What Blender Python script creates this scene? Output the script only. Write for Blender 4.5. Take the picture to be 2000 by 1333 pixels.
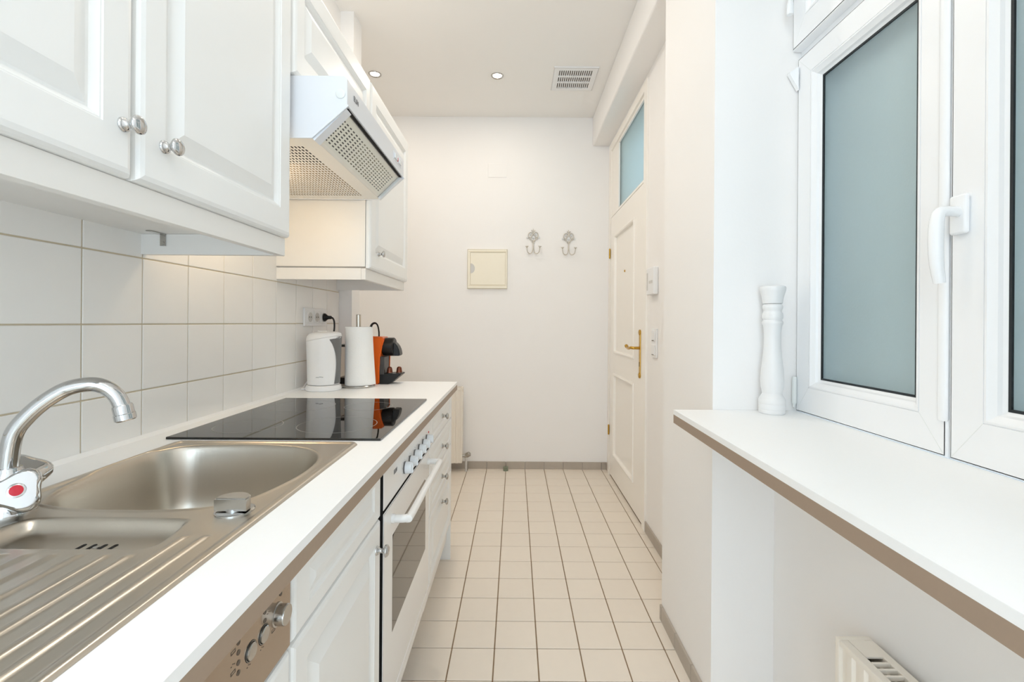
import bpy, bmesh, math, random
import numpy as np
from mathutils import Vector, Matrix
random.seed(7)
for o in list(bpy.data.objects):
    bpy.data.objects.remove(o)
S = bpy.context.scene
COL = S.collection
PI = math.pi

# ------------------------------------------------------------------ camera
F = 910.0                      # focal length in pixels of a 2000 px wide frame
cam = bpy.data.cameras.new('camera')
cam.sensor_width = 36.0
cam.lens = 36.0 * F / 2000.0
cam.shift_x = -6.0 / 2000.0
cam.shift_y = -35.5 / 2000.0
cam.clip_start = 0.02
camo = bpy.data.objects.new('camera', cam)
COL.objects.link(camo)
camo.matrix_world = Matrix.Translation((0, 0, 1.17)) @ Matrix.Rotation(PI/2, 4, 'X') @ Matrix.Rotation(math.radians(0.4), 4, 'Z')
S.camera = camo

# ------------------------------------------------------------------ world, light, exposure
w = bpy.data.worlds.new('sky')
S.world = w
w.use_nodes = True
bg = w.node_tree.nodes['Background']
bg.inputs[0].default_value = (0.71, 0.88, 1.0, 1)
bg.inputs[1].default_value = 1.4
def area_light(name, loc, rot, sx, sy, power, color):
    l = bpy.data.lights.new(name, 'AREA')
    l.shape = 'RECTANGLE'; l.size = sx; l.size_y = sy
    l.energy = power; l.color = color
    o = bpy.data.objects.new(name, l); COL.objects.link(o)
    o.location = loc; o.rotation_euler = rot
    return o
# daylight that enters by the tall window behind the camera
area_light('daylight_rear_window', (-0.17, -1.66, 1.45), (PI/2, 0, 0), 1.3, 2.3, 4.6, (0.66, 0.80, 1.0))
S.view_settings.view_transform = 'Standard'
S.view_settings.look = 'None'
S.view_settings.gamma = 1.0
S.view_settings.use_curve_mapping = False
S.view_settings.exposure = 1.16
S.cycles.use_denoising = True
S.cycles.max_bounces = 14
S.cycles.diffuse_bounces = 8
S.cycles.glossy_bounces = 6
S.cycles.transmission_bounces = 8
S.cycles.sample_clamp_indirect = 6.0
LAMP = 2.0
LAMP_FAR = 1.1
FILL_POWER = 11.0

# ------------------------------------------------------------------ materials
def lin(c):
    return tuple(((v/255)/12.92 if v/255 <= 0.04045 else ((v/255+0.055)/1.055)**2.4) for v in c) + (1,)
def mat(name, rgb, rough=0.5, metal=0.0, noise=0.0, nscale=40.0, bump=0.0, bscale=200.0, coat=0.0,
        trans=0.0, ior=1.45, emit=None, estr=0.0, aniso=0.0, stretch=None, rnd=0.0, spec=None):
    m = bpy.data.materials.new(name); m.use_nodes = True
    nt = m.node_tree; b = nt.nodes['Principled BSDF']
    c = lin(rgb)
    b.inputs['Base Color'].default_value = c
    b.inputs['Roughness'].default_value = rough
    b.inputs['Metallic'].default_value = metal
    b.inputs['IOR'].default_value = ior
    if spec is not None: b.inputs['Specular IOR Level'].default_value = spec
    if coat: b.inputs['Coat Weight'].default_value = coat; b.inputs['Coat Roughness'].default_value = 0.08
    if trans: b.inputs['Transmission Weight'].default_value = trans
    if aniso: b.inputs['Anisotropic'].default_value = aniso
    if emit: b.inputs['Emission Color'].default_value = tuple(emit) + (1,); b.inputs['Emission Strength'].default_value = estr
    tc = nt.nodes.new('ShaderNodeTexCoord')
    src = tc.outputs['Object']
    if stretch:
        mp = nt.nodes.new('ShaderNodeMapping'); mp.inputs['Scale'].default_value = stretch
        nt.links.new(src, mp.inputs[0]); src = mp.outputs[0]
    last = None
    if noise or rnd:
        n = nt.nodes.new('ShaderNodeTexNoise'); n.inputs['Scale'].default_value = nscale; n.inputs['Detail'].default_value = 4
        nt.links.new(src, n.inputs['Vector'])
        hs = nt.nodes.new('ShaderNodeHueSaturation'); hs.inputs['Color'].default_value = c
        mr = nt.nodes.new('ShaderNodeMapRange'); mr.inputs['To Min'].default_value = 1-noise; mr.inputs['To Max'].default_value = 1+noise
        nt.links.new(n.outputs['Fac'], mr.inputs['Value'])
        val = mr.outputs[0]
        if rnd:
            oi = nt.nodes.new('ShaderNodeObjectInfo')
            m2 = nt.nodes.new('ShaderNodeMapRange'); m2.inputs['To Min'].default_value = 1-rnd; m2.inputs['To Max'].default_value = 1+rnd
            nt.links.new(oi.outputs['Random'], m2.inputs['Value'])
            mu = nt.nodes.new('ShaderNodeMath'); mu.operation = 'MULTIPLY'
            nt.links.new(val, mu.inputs[0]); nt.links.new(m2.outputs[0], mu.inputs[1]); val = mu.outputs[0]
        nt.links.new(val, hs.inputs['Value'])
        nt.links.new(hs.outputs[0], b.inputs['Base Color'])
    if bump:
        n2 = nt.nodes.new('ShaderNodeTexNoise'); n2.inputs['Scale'].default_value = bscale; n2.inputs['Detail'].default_value = 3
        nt.links.new(src, n2.inputs['Vector'])
        bp = nt.nodes.new('ShaderNodeBump'); bp.inputs['Strength'].default_value = bump; bp.inputs['Distance'].default_value = 0.002
        nt.links.new(n2.outputs['Fac'], bp.inputs['Height']); nt.links.new(bp.outputs[0], b.inputs['Normal'])
    return m
M = dict(
    wall=mat('white_plaster', (243, 241, 239), 0.85, noise=0.01, nscale=6, bump=0.12, bscale=90),
    ceil=mat('ceiling_plaster', (243, 241, 238), 0.9, noise=0.01, nscale=5, bump=0.08, bscale=70),
    grout=mat('floor_grout', (140, 118, 92), 0.9, noise=0.15, nscale=30, bump=0.3),
    floor=mat('floor_tile_glaze', (232, 222, 209), 0.32, noise=0.02, nscale=30, bump=0.05, bscale=25, rnd=0.012),
    skirt=mat('skirting_tile', (178, 168, 156), 0.4, noise=0.05, nscale=40, rnd=0.03),
    wtile=mat('wall_tile_glaze', (242, 241, 238), 0.16, noise=0.01, nscale=20, bump=0.04, bscale=18, rnd=0.01),
    wgrout=mat('wall_grout', (204, 192, 168), 0.9, noise=0.08, nscale=50),
    cab=mat('cabinet_foil', (238, 239, 238), 0.3, noise=0.005, nscale=20, bump=0.02, bscale=300),
    carc=mat('cabinet_carcass', (236, 234, 230), 0.4, noise=0.01, nscale=30),
    top=mat('worktop_laminate', (245, 246, 246), 0.42, noise=0.01, nscale=120, bump=0.04, bscale=500),
    brown=mat('brown_edge', (158, 138, 120), 0.45, noise=0.03, nscale=150),
    steel=mat('brushed_steel', (198, 190, 178), 0.30, 1.0, noise=0.02, nscale=30, bump=0.05, bscale=60, stretch=(12, 0.6, 12), aniso=0.3),
    chrome=mat('chrome', (198, 198, 198), 0.05, 1.0, noise=0.01),
    nickel=mat('satin_nickel', (186, 184, 180), 0.22, 1.0, noise=0.02),
    glassblk=mat('hob_glass', (9, 9, 9), 0.025, noise=0.02, ior=1.55),
    ring=mat('hob_print', (132, 130, 126), 0.3, noise=0.02),
    black=mat('black_plastic', (22, 21, 21), 0.35, noise=0.04, bump=0.05),
    dark=mat('dark_void', (12, 12, 12), 0.8, noise=0.05),
    enamel=mat('white_enamel', (238, 238, 237), 0.14, noise=0.005),
    bluewht=mat('white_knob_plastic', (230, 235, 240), 0.25, noise=0.005),
    ovglass=mat('oven_glass', (52, 46, 38), 0.03, noise=0.02, ior=1.6),
    panelst=mat('brown_steel_panel', (170, 154, 138), 0.14, 0.85, noise=0.03, nscale=60, bump=0.02, bscale=120, stretch=(1, 8, 1)),
    hood=mat('hood_paint', (228, 231, 236), 0.28, noise=0.005),
    grille=mat('hood_grille', (244, 240, 232), 0.35, noise=0.01),
    filt=mat('hood_filter_mat', (206, 180, 142), 0.8, noise=0.1, nscale=150, bump=0.3),
    hglass=mat('hood_glass', (228, 240, 232), 0.03, trans=1.0, ior=1.3, noise=0.0),
    frost=mat('frosted_glass', (236, 248, 250), 0.34, trans=1.0, ior=1.3, noise=0.02, bump=0.25, bscale=260),
    transom=mat('transom_glass', (160, 172, 170), 0.42, trans=1.0, ior=1.25, noise=0.02, bump=0.25, bscale=200),
    pvc=mat('white_pvc', (244, 246, 248), 0.25, noise=0.004),
    gasket=mat('black_gasket', (34, 40, 44), 0.6, noise=0.05),
    alu=mat('grey_outer_cover', (92, 100, 112), 0.5, noise=0.05),
    brass=mat('brass', (196, 154, 66), 0.2, 1.0, noise=0.05),
    cream=mat('cream_plastic', (242, 235, 217), 0.45, noise=0.01, bump=0.03),
    greyp=mat('grey_plastic', (206, 204, 200), 0.45, noise=0.01),
    silver=mat('antique_silver', (204, 198, 188), 0.38, 0.85, noise=0.12, nscale=300),
    gem=mat('pale_crystal', (234, 238, 240), 0.1, noise=0.02, trans=0.15),
    paint=mat('door_paint', (246, 242, 235), 0.35, noise=0.01, nscale=15, bump=0.04, bscale=60),
    orange=mat('orange_plastic', (226, 98, 8), 0.28, noise=0.02),
    white=mat('white_plastic', (236, 236, 236), 0.35, noise=0.005),
    dgrey=mat('dark_grey_plastic', (112, 112, 112), 0.4, noise=0.03),
    charc=mat('charcoal_plastic', (72, 69, 66), 0.4, noise=0.03),
    paper=mat('paper_towel', (242, 242, 240), 0.95, noise=0.01, bump=0.35, bscale=220),
    capsule=mat('brown_capsule_foil', (116, 64, 44), 0.28, 0.6, noise=0.06),
    red=mat('red_marker', (206, 24, 44), 0.25, noise=0.03),
    green=mat('green_rubber', (128, 136, 116), 0.6, noise=0.06),
    radi=mat('radiator_enamel', (240, 233, 222), 0.3, noise=0.005),
    clear=mat('clear_tank', (240, 236, 230), 0.06, trans=1.0, ior=1.2, noise=0.0),
    bulb=mat('lamp_lens', (255, 240, 220), 0.3, emit=(1.0, 0.82, 0.6), estr=18.0),
    hbulb=mat('hood_lamp_lens', (255, 230, 190), 0.3, emit=(1.0, 0.72, 0.42), estr=6.0),
    print_=mat('dark_print', (96, 84, 72), 0.5, noise=0.05),
    logo=mat('grey_print', (120, 120, 122), 0.4, noise=0.05),
    lightgrey=mat('light_grey_cap', (228, 232, 230), 0.4, noise=0.01),
)

def thin_glass(name, rgb, f0=0.06):
    m = bpy.data.materials.new(name); m.use_nodes = True; nt = m.node_tree; nt.nodes.clear()
    out = nt.nodes.new('ShaderNodeOutputMaterial'); mix = nt.nodes.new('ShaderNodeMixShader'); tr = nt.nodes.new('ShaderNodeBsdfTransparent')
    gl = nt.nodes.new('ShaderNodeBsdfGlossy'); lw = nt.nodes.new('ShaderNodeLayerWeight'); lw.inputs[0].default_value = 0.5; pw = nt.nodes.new('ShaderNodeMath'); pw.operation = 'POWER'; pw.inputs[1].default_value = 4.0; fr = nt.nodes.new('ShaderNodeMath'); fr.operation = 'MULTIPLY_ADD'; fr.inputs[1].default_value = 0.5; fr.inputs[2].default_value = 0.03; nt.links.new(lw.outputs['Facing'], pw.inputs[0]); nt.links.new(pw.outputs[0], fr.inputs[0])
    tr.inputs[0].default_value = lin(rgb); gl.inputs['Roughness'].default_value = 0.03
    nt.links.new(fr.outputs[0], mix.inputs[0]); nt.links.new(tr.outputs[0], mix.inputs[1]); nt.links.new(gl.outputs[0], mix.inputs[2]); nt.links.new(mix.outputs[0], out.inputs[0])
    return m
M['hglass'] = thin_glass('hood_glass', (254, 255, 254)); M['clear'] = thin_glass('clear_tank', (244, 242, 238))
# ------------------------------------------------------------------ helpers
ORIG = {}
def new(): return bmesh.new()
def world_origin(parent):
    return ORIG.get(parent.name, Vector((0, 0, 0))) if parent else Vector((0, 0, 0))
def obj(name, bm, m, parent=None, weld=True, angle=32, kind=None, recalc=True, flat=False):
    """link the bmesh (world coordinates) as one mesh object"""
    if weld: bmesh.ops.remove_doubles(bm, verts=bm.verts, dist=1e-5)
    if recalc: bmesh.ops.recalc_face_normals(bm, faces=bm.faces)
    if parent is not None:
        org = world_origin(parent)
    else:
        vs = [v.co for v in bm.verts]
        lo = Vector((min(v.x for v in vs), min(v.y for v in vs), min(v.z for v in vs)))
        hi = Vector((max(v.x for v in vs), max(v.y for v in vs), max(v.z for v in vs)))
        org = Vector(((lo.x+hi.x)/2, (lo.y+hi.y)/2, lo.z))
    bmesh.ops.translate(bm, verts=bm.verts, vec=-org)
    me = bpy.data.meshes.new(name)
    bm.to_mesh(me); bm.free()
    if not flat:
        for p in me.polygons: p.use_smooth = True
        me.set_sharp_from_angle(angle=math.radians(angle))
    me.materials.append(m)
    o = bpy.data.objects.new(name, me); COL.objects.link(o)
    if not flat: wn = o.modifiers.new('weighted_normal', 'WEIGHTED_NORMAL'); wn.keep_sharp = True
    if parent is not None: o.parent = parent
    else: o.location = org
    ORIG[o.name] = org
    if kind: o['kind'] = kind
    return o
def thing(name, label, cat, loc, group=None):
    o = bpy.data.objects.new(name, None); COL.objects.link(o)
    o.empty_display_size = 0.05
    o.location = loc; ORIG[o.name] = Vector(loc)
    if label: o['label'] = label; o['category'] = cat
    if group: o['group'] = group
    return o
def setting(name, loc=(0, 0, 0)):
    o = thing(name, None, None, loc); o['kind'] = 'structure'; return o
def tag(o, label, cat, group=None):
    o['label'] = label; o['category'] = cat
    if group: o['group'] = group
    return o
def copy_tree(o, parent=None):
    c = o.copy(); COL.objects.link(c)
    if parent: c.parent = parent
    for ch in list(o.children): copy_tree(ch, c)
    return c
def inst(src, name, parent, dvec):
    """a further object sharing src's mesh, moved by dvec"""
    c = bpy.data.objects.new(name, src.data); COL.objects.link(c)
    wn = c.modifiers.new('weighted_normal', 'WEIGHTED_NORMAL'); wn.keep_sharp = True
    c.parent = parent; c.location = Vector(src.location) + Vector(dvec)
    return c
def box(bm, x0, x1, y0, y1, z0, z1, bev=0.0, seg=2):
    vs = [bm.verts.new((x, y, z)) for x in (x0, x1) for y in (y0, y1) for z in (z0, z1)]
    fs = [bm.faces.new([vs[i] for i in q]) for q in ((0,1,3,2),(4,6,7,5),(0,4,5,1),(2,3,7,6),(0,2,6,4),(1,5,7,3))]
    if bev:
        es = list({e for f in fs for e in f.edges})
        bmesh.ops.recalc_face_normals(bm, faces=fs)
        bmesh.ops.bevel(bm, geom=es, offset=bev, segments=seg, profile=0.5, affect='EDGES')
    return bm
def prism(bm, pts, y0, y1, axis='y'):
    """polygon pts extruded along an axis: axis y -> pts are (x,z), axis x -> (y,z), axis z -> (x,y)"""
    f = {'y': lambda p, t: (p[0], t, p[1]), 'x': lambda p, t: (t, p[0], p[1]), 'z': lambda p, t: (p[0], p[1], t)}[axis]
    a = [bm.verts.new(f(p, y0)) for p in pts]; b = [bm.verts.new(f(p, y1)) for p in pts]
    n = len(pts)
    bm.faces.new(a[::-1]); bm.faces.new(b)
    for i in range(n): bm.faces.new((a[i], a[(i+1) % n], b[(i+1) % n], b[i]))
    return bm
def lathe(bm, prof, center, axis=(0, 0, 1), n=28, sx=1.0, sy=1.0):
    """prof = [(r, t)] along axis from center"""
    ax = Vector(axis).normalized()
    u = ax.orthogonal().normalized() if abs(ax.z) < 0.99 else Vector((1, 0, 0))
    v = ax.cross(u); c = Vector(center); rings = []
    for r, t in prof:
        if r < 1e-6: rings.append([bm.verts.new(c + ax*t)])
        else: rings.append([bm.verts.new(c + ax*t + u*(r*sx*math.cos(2*PI*k/n)) + v*(r*sy*math.sin(2*PI*k/n))) for k in range(n)])
    for a, b in zip(rings, rings[1:]):
        if len(a) == 1 and len(b) == 1: continue
        for k in range(n):
            k2 = (k+1) % n
            if len(a) == 1: bm.faces.new((a[0], b[k2], b[k]))
            elif len(b) == 1: bm.faces.new((a[k], a[k2], b[0]))
            else: bm.faces.new((a[k], a[k2], b[k2], b[k]))
    if len(rings[0]) > 1: bm.faces.new(rings[0][::-1])
    if len(rings[-1]) > 1: bm.faces.new(rings[-1])
    return bm
def smooth_path(pts, sub=6):
    P = [Vector(p) for p in pts]; out = []
    for i in range(len(P)-1):
        p0 = P[max(i-1, 0)]; p1 = P[i]; p2 = P[i+1]; p3 = P[min(i+2, len(P)-1)]
        for k in range(sub):
            t = k/sub
            out.append(0.5*((2*p1)+(-p0+p2)*t+(2*p0-5*p1+4*p2-p3)*t*t+(-p0+3*p1-3*p2+p3)*t**3))
    out.append(P[-1]); return out
def tube(bm, pts, r, n=12, sub=6, flat=1.0, smooth=True):
    P = smooth_path(pts, sub) if smooth and len(pts) > 2 else [Vector(p) for p in pts]
    rr = r if callable(r) else (lambda t: r)
    t0 = (P[1]-P[0]).normalized(); u = t0.orthogonal().normalized(); rings = []
    for i, p in enumerate(P):
        t = (P[min(i+1, len(P)-1)] - P[max(i-1, 0)]).normalized()
        u = (u - t*u.dot(t)).normalized(); v = t.cross(u); q = rr(i/(len(P)-1))
        rings.append([bm.verts.new(p + u*(q*math.cos(2*PI*k/n)) + v*(q*flat*math.sin(2*PI*k/n))) for k in range(n)])
    for a, b in zip(rings, rings[1:]):
        for k in range(n): bm.faces.new((a[k], a[(k+1) % n], b[(k+1) % n], b[k]))
    bm.faces.new(rings[0][::-1]); bm.faces.new(rings[-1])
    return bm
def loopquads(bm, A, B):
    n = len(A)
    for i in range(n): bm.faces.new((A[i], A[(i+1) % n], B[(i+1) % n], B[i]))
CABPROF = [(0, 0), (.0015, -.0018), (.0035, -.0020), (.0125, -.0098), (.0165, -.0102), (.026, -.0068), (.036, -.0022), (.041, -.0006), (.0425, .0002)]
def panel_front(bm, mp, a0, a1, b0, b1, rects, prof=CABPROF, thick=0.019, e=0.007, fill=True):
    """a panelled front: mp(a,b,h)->xyz; rects = openings of the frame, each stepped by prof (inset, height)"""
    V = lambda a, b, h: bm.verts.new(mp(a, b, h))
    def rect(i, h, r=(a0, a1, b0, b1)):
        return [V(r[0]+i, r[2]+i, h), V(r[1]-i, r[2]+i, h), V(r[1]-i, r[3]-i, h), V(r[0]+i, r[3]-i, h)]
    L = [rect(0, -thick), rect(0, -e), rect(e*.12, -e*.55), rect(e*.42, -e*.18), rect(e, 0)]
    bm.faces.new(L[0][::-1])
    for A, B in zip(L, L[1:]): loopquads(bm, A, B)
    As = sorted({a0+e, a1-e} | {v for r in rects for v in r[:2]})
    Bs = sorted({b0+e, b1-e} | {v for r in rects for v in r[2:]})
    for i in range(len(As)-1):
        for j in range(len(Bs)-1):
            ca, cb = (As[i]+As[i+1])/2, (Bs[j]+Bs[j+1])/2
            if any(r[0] < ca < r[1] and r[2] < cb < r[3] for r in rects): continue
            bm.faces.new([V(As[i], Bs[j], 0), V(As[i+1], Bs[j], 0), V(As[i+1], Bs[j+1], 0), V(As[i], Bs[j+1], 0)])
    for r in rects:
        L = [rect(i, h, r) for i, h in prof]
        for A, B in zip(L, L[1:]): loopquads(bm, A, B)
        if fill: bm.faces.new(L[-1])
    return bm
def perforated(bm, mp, a0, a1, b0, b1, na, nb, fa=0.55, fb=0.4, shift=False):
    """sheet with na x nb slots; mp(a,b)->xyz"""
    da, db = (a1-a0)/na, (b1-b0)/nb
    for i in range(na):
        for j in range(nb):
            A0, B0 = a0+i*da, b0+j*db; A1, B1 = A0+da, B0+db
            ha, hb = da*fa/2, db*fb/2; ca, cb = (A0+A1)/2, (B0+B1)/2
            o = [bm.verts.new(mp(*p)) for p in ((A0, B0), (A1, B0), (A1, B1), (A0, B1))]
            q = [bm.verts.new(mp(*p)) for p in ((ca-ha, cb-hb), (ca+ha, cb-hb), (ca+ha, cb+hb), (ca-ha, cb+hb))]
            loopquads(bm, o, q)
    return bm
def lettering(name, text, size, origin, xdir, ydir, m, parent, depth=0.0004):
    cu = bpy.data.curves.new(name, 'FONT'); cu.body = text; cu.size = size; cu.extrude = depth
    tmp = bpy.data.objects.new(name, cu); COL.objects.link(tmp)
    bpy.context.view_layer.update()
    me = bpy.data.meshes.new_from_object(tmp.evaluated_get(bpy.context.evaluated_depsgraph_get()))
    bm = new(); bm.from_mesh(me)
    bpy.data.objects.remove(tmp); bpy.data.meshes.remove(me)
    X = Vector(xdir).normalized(); Y = Vector(ydir).normalized(); Z = X.cross(Y)
    for v in bm.verts: v.co = Vector(origin) + X*v.co.x + Y*v.co.y + Z*(v.co.z+depth)
    return obj(name, bm, m, parent, recalc=False)
KNOB = [(0.0105, 0), (0.0105, 0.002), (0.0088, 0.0035), (0.0092, 0.005), (0.006, 0.0075), (0.0048, 0.012), (0.0062, 0.0155),
        (0.0115, 0.0185), (0.0138, 0.0215), (0.0132, 0.0245), (0.0098, 0.0272), (0.005, 0.0284), (0, 0.0287)]
def knob(x, y, z, parent, m=None):
    bm = new(); lathe(bm, KNOB, (x, y, z), (1, 0, 0), 24)
    return obj('knob', bm, m or M['chrome'], parent, angle=50)

# ================================================================== the room shell
ZC = 2.82; YB = 3.736; XT = -0.935; XG = -0.939
fl = setting('floor')
bm = new(); box(bm, -1.7, 1.0, -1.9, 3.95, -0.12, -0.0035)
obj('grout_bed', bm, M['grout'], fl)
# floor tiles: pitch 152.8 mm, one object each as far as the photo shows them
T = 0.1528; TX = -0.2185; TY = 1.521; GR = 0.0042
bm = new(); box(bm, TX+GR/2, TX+T-GR/2, TY+GR/2, TY+T-GR/2, -0.0095, 0.0, 0.0012, 1)
t0 = obj('tile', bm, M['floor'], fl)
def ftile(i, j, x0, x1, y0, y1):
    if abs(x1-x0-T) < 1e-6 and abs(y1-y0-T) < 1e-6:
        if (i, j) != (0, 0): inst(t0, 'tile', fl, (i*T, j*T, 0))
    else:
        bm = new(); box(bm, x0+GR/2, x1-GR/2, y0+GR/2, y1-GR/2, -0.0095, 0.0, 0.0012, 1); obj('tile', bm, M['floor'], fl)
rest = new()
for j in range(-22, 15):
    for i in range(-9, 7):
        x0 = TX+i*T; y0 = TY+j*T; x1 = x0+T; y1 = y0+T
        xr = 0.745 if y0 > 1.72 else (0.59 if y0 > 1.24 or y0 < 0.2 else 0.775)
        xl = -1.5 if y0 > 2.45 else XG
        if x0 >= xr-0.01 or x1 <= xl+0.01 or y0 >= YB-0.01 or y1 < -1.7: continue
        if x1 > xr: x1 = xr
        if x0 < xl: x0 = xl
        if y1 > YB: y1 = YB
        if j >= -6 and i >= -2: ftile(i, j, x0, x1, y0, y1)
        else: box(rest, x0+GR/2, x1-GR/2, y0+GR/2, y1-GR/2, -0.0095, 0.0)
obj('tile_field', rest, M['floor'], fl, kind='stuff')

bm = new(); box(bm, -1.7, 1.0, -1.9, 3.95, ZC, ZC+0.15)
ce = obj('ceiling', bm, M['ceil'], kind='structure')
bm = new(); box(bm, -1.7, 1.0, YB, YB+0.14, -0.1, ZC)
obj('wall_back', bm, M['wall'], kind='structure')

# left wall with its tiled field and the short return beyond the worktop
wl = setting('wall_left')
bm = new()
box(bm, -1.1, XG, -1.9, 2.475, -0.1, ZC)
box(bm, -1.7, -0.868, 2.475, 2.60, -0.1, ZC)
box(bm, -1.7, -1.5, 2.60, YB, -0.1, ZC)
obj('plaster', bm, M['wall'], wl)
bm = new(); box(bm, XG, XG+0.0016, 0.03, 2.474, 0.874, 1.66)
obj('grout', bm, M['wgrout'], wl)
WY = 0.16375; WZ = 0.1657; WG = 0.0034; Y0 = 1.0057; Z0 = 1.1600
bm = new(); box(bm, XG, XT, Y0+WG/2, Y0+WY-WG/2, Z0+WG/2, Z0+WZ-WG/2, 0.0011, 1)
wt0 = obj('tile', bm, M['wtile'], wl)
for i in range(-6, 9):
    for k in range(-2, 3):
        y0, y1 = Y0+i*WY, Y0+(i+1)*WY; z0, z1 = Z0+k*WZ, Z0+(k+1)*WZ
        if k == -2 or i == 8 or y0 < 0.03:
            bm = new(); box(bm, XG, XT, max(y0, 0.03)+WG/2, min(y1, 2.4735)-WG/2, max(z0, 0.8745)+WG/2, z1-WG/2, 0.0011, 1)
            obj('tile', bm, M['wtile'], wl)
        elif (i, k) != (0, 0): inst(wt0, 'tile', wl, (0, i*WY, k*WZ))

# right wall: pier, window niche, door wall
wr = setting('wall_right')
XP = 0.59; YR = 1.387; YP = 1.85; XD = 0.745
DY0, DY1, DZ = 2.655, 3.645, 2.535
bm = new()
box(bm, XP, 1.0, YR, YP, -0.1, ZC)                      # pier
box(bm, 0.775, 0.93, 0.30, YR, -0.1, 0.874)             # parapet under the window
box(bm, XP, 1.0, 0.30, YR, 2.56, ZC)                    # lintel
box(bm, XP, 1.0, -1.9, 0.30, -0.1, ZC)                  # near pier
box(bm, XD, 0.95, YP, DY0, -0.1, ZC)
box(bm, XD, 0.95, DY1, YB, -0.1, ZC)
box(bm, XD, 0.95, DY0, DY1, DZ, ZC)
obj('plaster', bm, M['wall'], wr)
# wall behind the camera with its window opening
bm = new()
box(bm, -1.7, -0.85, -1.9, -1.78, -0.1, ZC); box(bm, 0.52, 1.0, -1.9, -1.78, -0.1, ZC)
box(bm, -0.85, 0.52, -1.9, -1.78, 2.62, ZC); box(bm, -0.85, 0.52, -1.9, -1.78, -0.1, 0.28)
obj('wall_front', bm, M['wall'], kind='structure')
# beam over the door
bm = new(); box(bm, 0.61, 0.95, YP-0.02, YB, 2.59, ZC, 0.012, 3)
obj('trim_1', bm, M['wall'], kind='structure')

# skirting tiles
def skirting(name, runs):
    s = setting(name)
    for (ax, fixed, out, a0, a1, ph) in runs:
        a = a0
        edges = [a0] + [ph+k*T for k in range(-40, 60) if a0+0.02 < ph+k*T < a1-0.02] + [a1]
        for p, q in zip(edges, edges[1:]):
            bm = new()
            if ax == 'x': box(bm, p+.001, q-.001, fixed-0.009, fixed, 0.0, 0.058, 0.0015, 1)
            else: box(bm, min(fixed, fixed+out), max(fixed, fixed+out), p+.001, q-.001, 0.0, 0.058, 0.0015, 1)
            obj('tile', bm, M['skirt'], s)
    return s
skirting('baseboard_back', [('x', YB, 0, -1.49, XD, TX)])
skirting('baseboard_right', [('y', XD, -0.009, YP+0.001, DY0-0.03, TY), ('y', XP, -0.009, YR, YP, TY), ('y', XD, -0.009, DY1+0.025, YB-0.01, TY)])

# ================================================================== window on the right
WX = 0.834
win = setting('window_1', (WX, 0.9, 0.912))
def sash(name, y0, y1, z0, z1, x, wfr, deep=0.062, parent=win, pane=True, bead=0.022, yfr=None):
    """rectangular casement: mitred front frame, stepped glazing bead, gasket and frosted pane"""
    bm = new()
    mp = lambda a, b, h: (x - h, a, b)
    r = (y0+wfr, y1-wfr, z0+wfr*1.25, z1-wfr*1.05)
    prof = [(0, 0), (0, -.0015), (.002, -.0015), (.002, .0005), (.006, .0005), (.010, -.004), (.017, -.008), (.020, -.014), (bead+.004, -.018), (bead+.004, -deep)]
    panel_front(bm, mp, y0, y1, z0, z1, [r], prof, deep, 0.006, fill=False)
    s = obj(name, bm, M['pvc'], parent, angle=25)
    i = bead+.004
    g = (r[0]+i, r[1]-i, r[2]+i, r[3]-i)
    if pane:
        bm = new()
        for (a0, a1, b0, b1) in ((g[0], g[0]+.005, g[2], g[3]), (g[1]-.005, g[1], g[2], g[3]), (g[0]+.005, g[1]-.005, g[2], g[2]+.005), (g[0]+.005, g[1]-.005, g[3]-.005, g[3])):
            box(bm, x+.0175, x+.0215, a0, a1, b0, b1)
        obj('gasket', bm, M['gasket'], s)
        bm = new(); box(bm, x+.0215, x+.0275, g[0], g[1], g[2], g[3])
        obj('pane', bm, M['frost'], s)
    # the mitre joints
    bm = new()
    for (ya, za, yb, zb) in ((y0+.006, z0+.006, r[0], r[2]), (y1-.006, z0+.006, r[1], r[2]), (y0+.006, z1-.006, r[0], r[3]), (y1-.006, z1-.006, r[1], r[3])):
        d = Vector((0, yb-ya, zb-za)).normalized(); n = Vector((0, -d.z, d.y))*0.0005
        A, B = Vector((x-.0003, ya, za)), Vector((x-.0003, yb, zb))
        vs = [bm.verts.new(p) for p in (A-n, A+n, B+n, B-n)]; bm.faces.new(vs)
        ws = [bm.verts.new(p+Vector((.0006, 0, 0))) for p in (A-n, A+n, B+n, B-n)]; bm.faces.new(ws[::-1]); loopquads(bm, vs, ws)
    obj('mitre_joint', bm, M['lightgrey'], s)
    return s
# fixed outer frame
bm = new()
box(bm, WX+.012, WX+.085, YR-.026, YR, 0.905, 2.56); box(bm, WX+.012, WX+.085, 0.30, 0.33, 0.905, 2.56)
box(bm, WX+.012, WX+.085, 0.33, YR-.026, 0.905, 0.935); box(bm, WX+.012, WX+.085, 0.33, YR-.026, 1.945, 2.0); box(bm, WX+.012, WX+.085, 0.33, YR-.026, 2.53, 2.56)
obj('outer_frame', bm, M['pvc'], win)
s1 = sash('sash', 0.8985, 1.3845, 0.9135, 1.958, WX, 0.062)
s2 = sash('sash', 0.372, 0.8955, 0.9135, 1.958, WX, 0.066)
sash('fanlight', 0.372, 1.3845, 1.980, 2.52, WX-.016, 0.058)
bm = new(); lathe(bm, [(0.011, 0), (0.0125, .004), (0.0125, .94), (0.011, .944)], (WX+.0015, 0.9085, 0.985), (0, 0, 1), 16, 0.55, 0.85)
obj('cover_strip', bm, M['pvc'], win)
bm = new(); box(bm, WX+.066, WX+.11, 0.835, 0.945, 0.94, 1.94)
obj('outer_post', bm, M['alu'], win)
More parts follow.
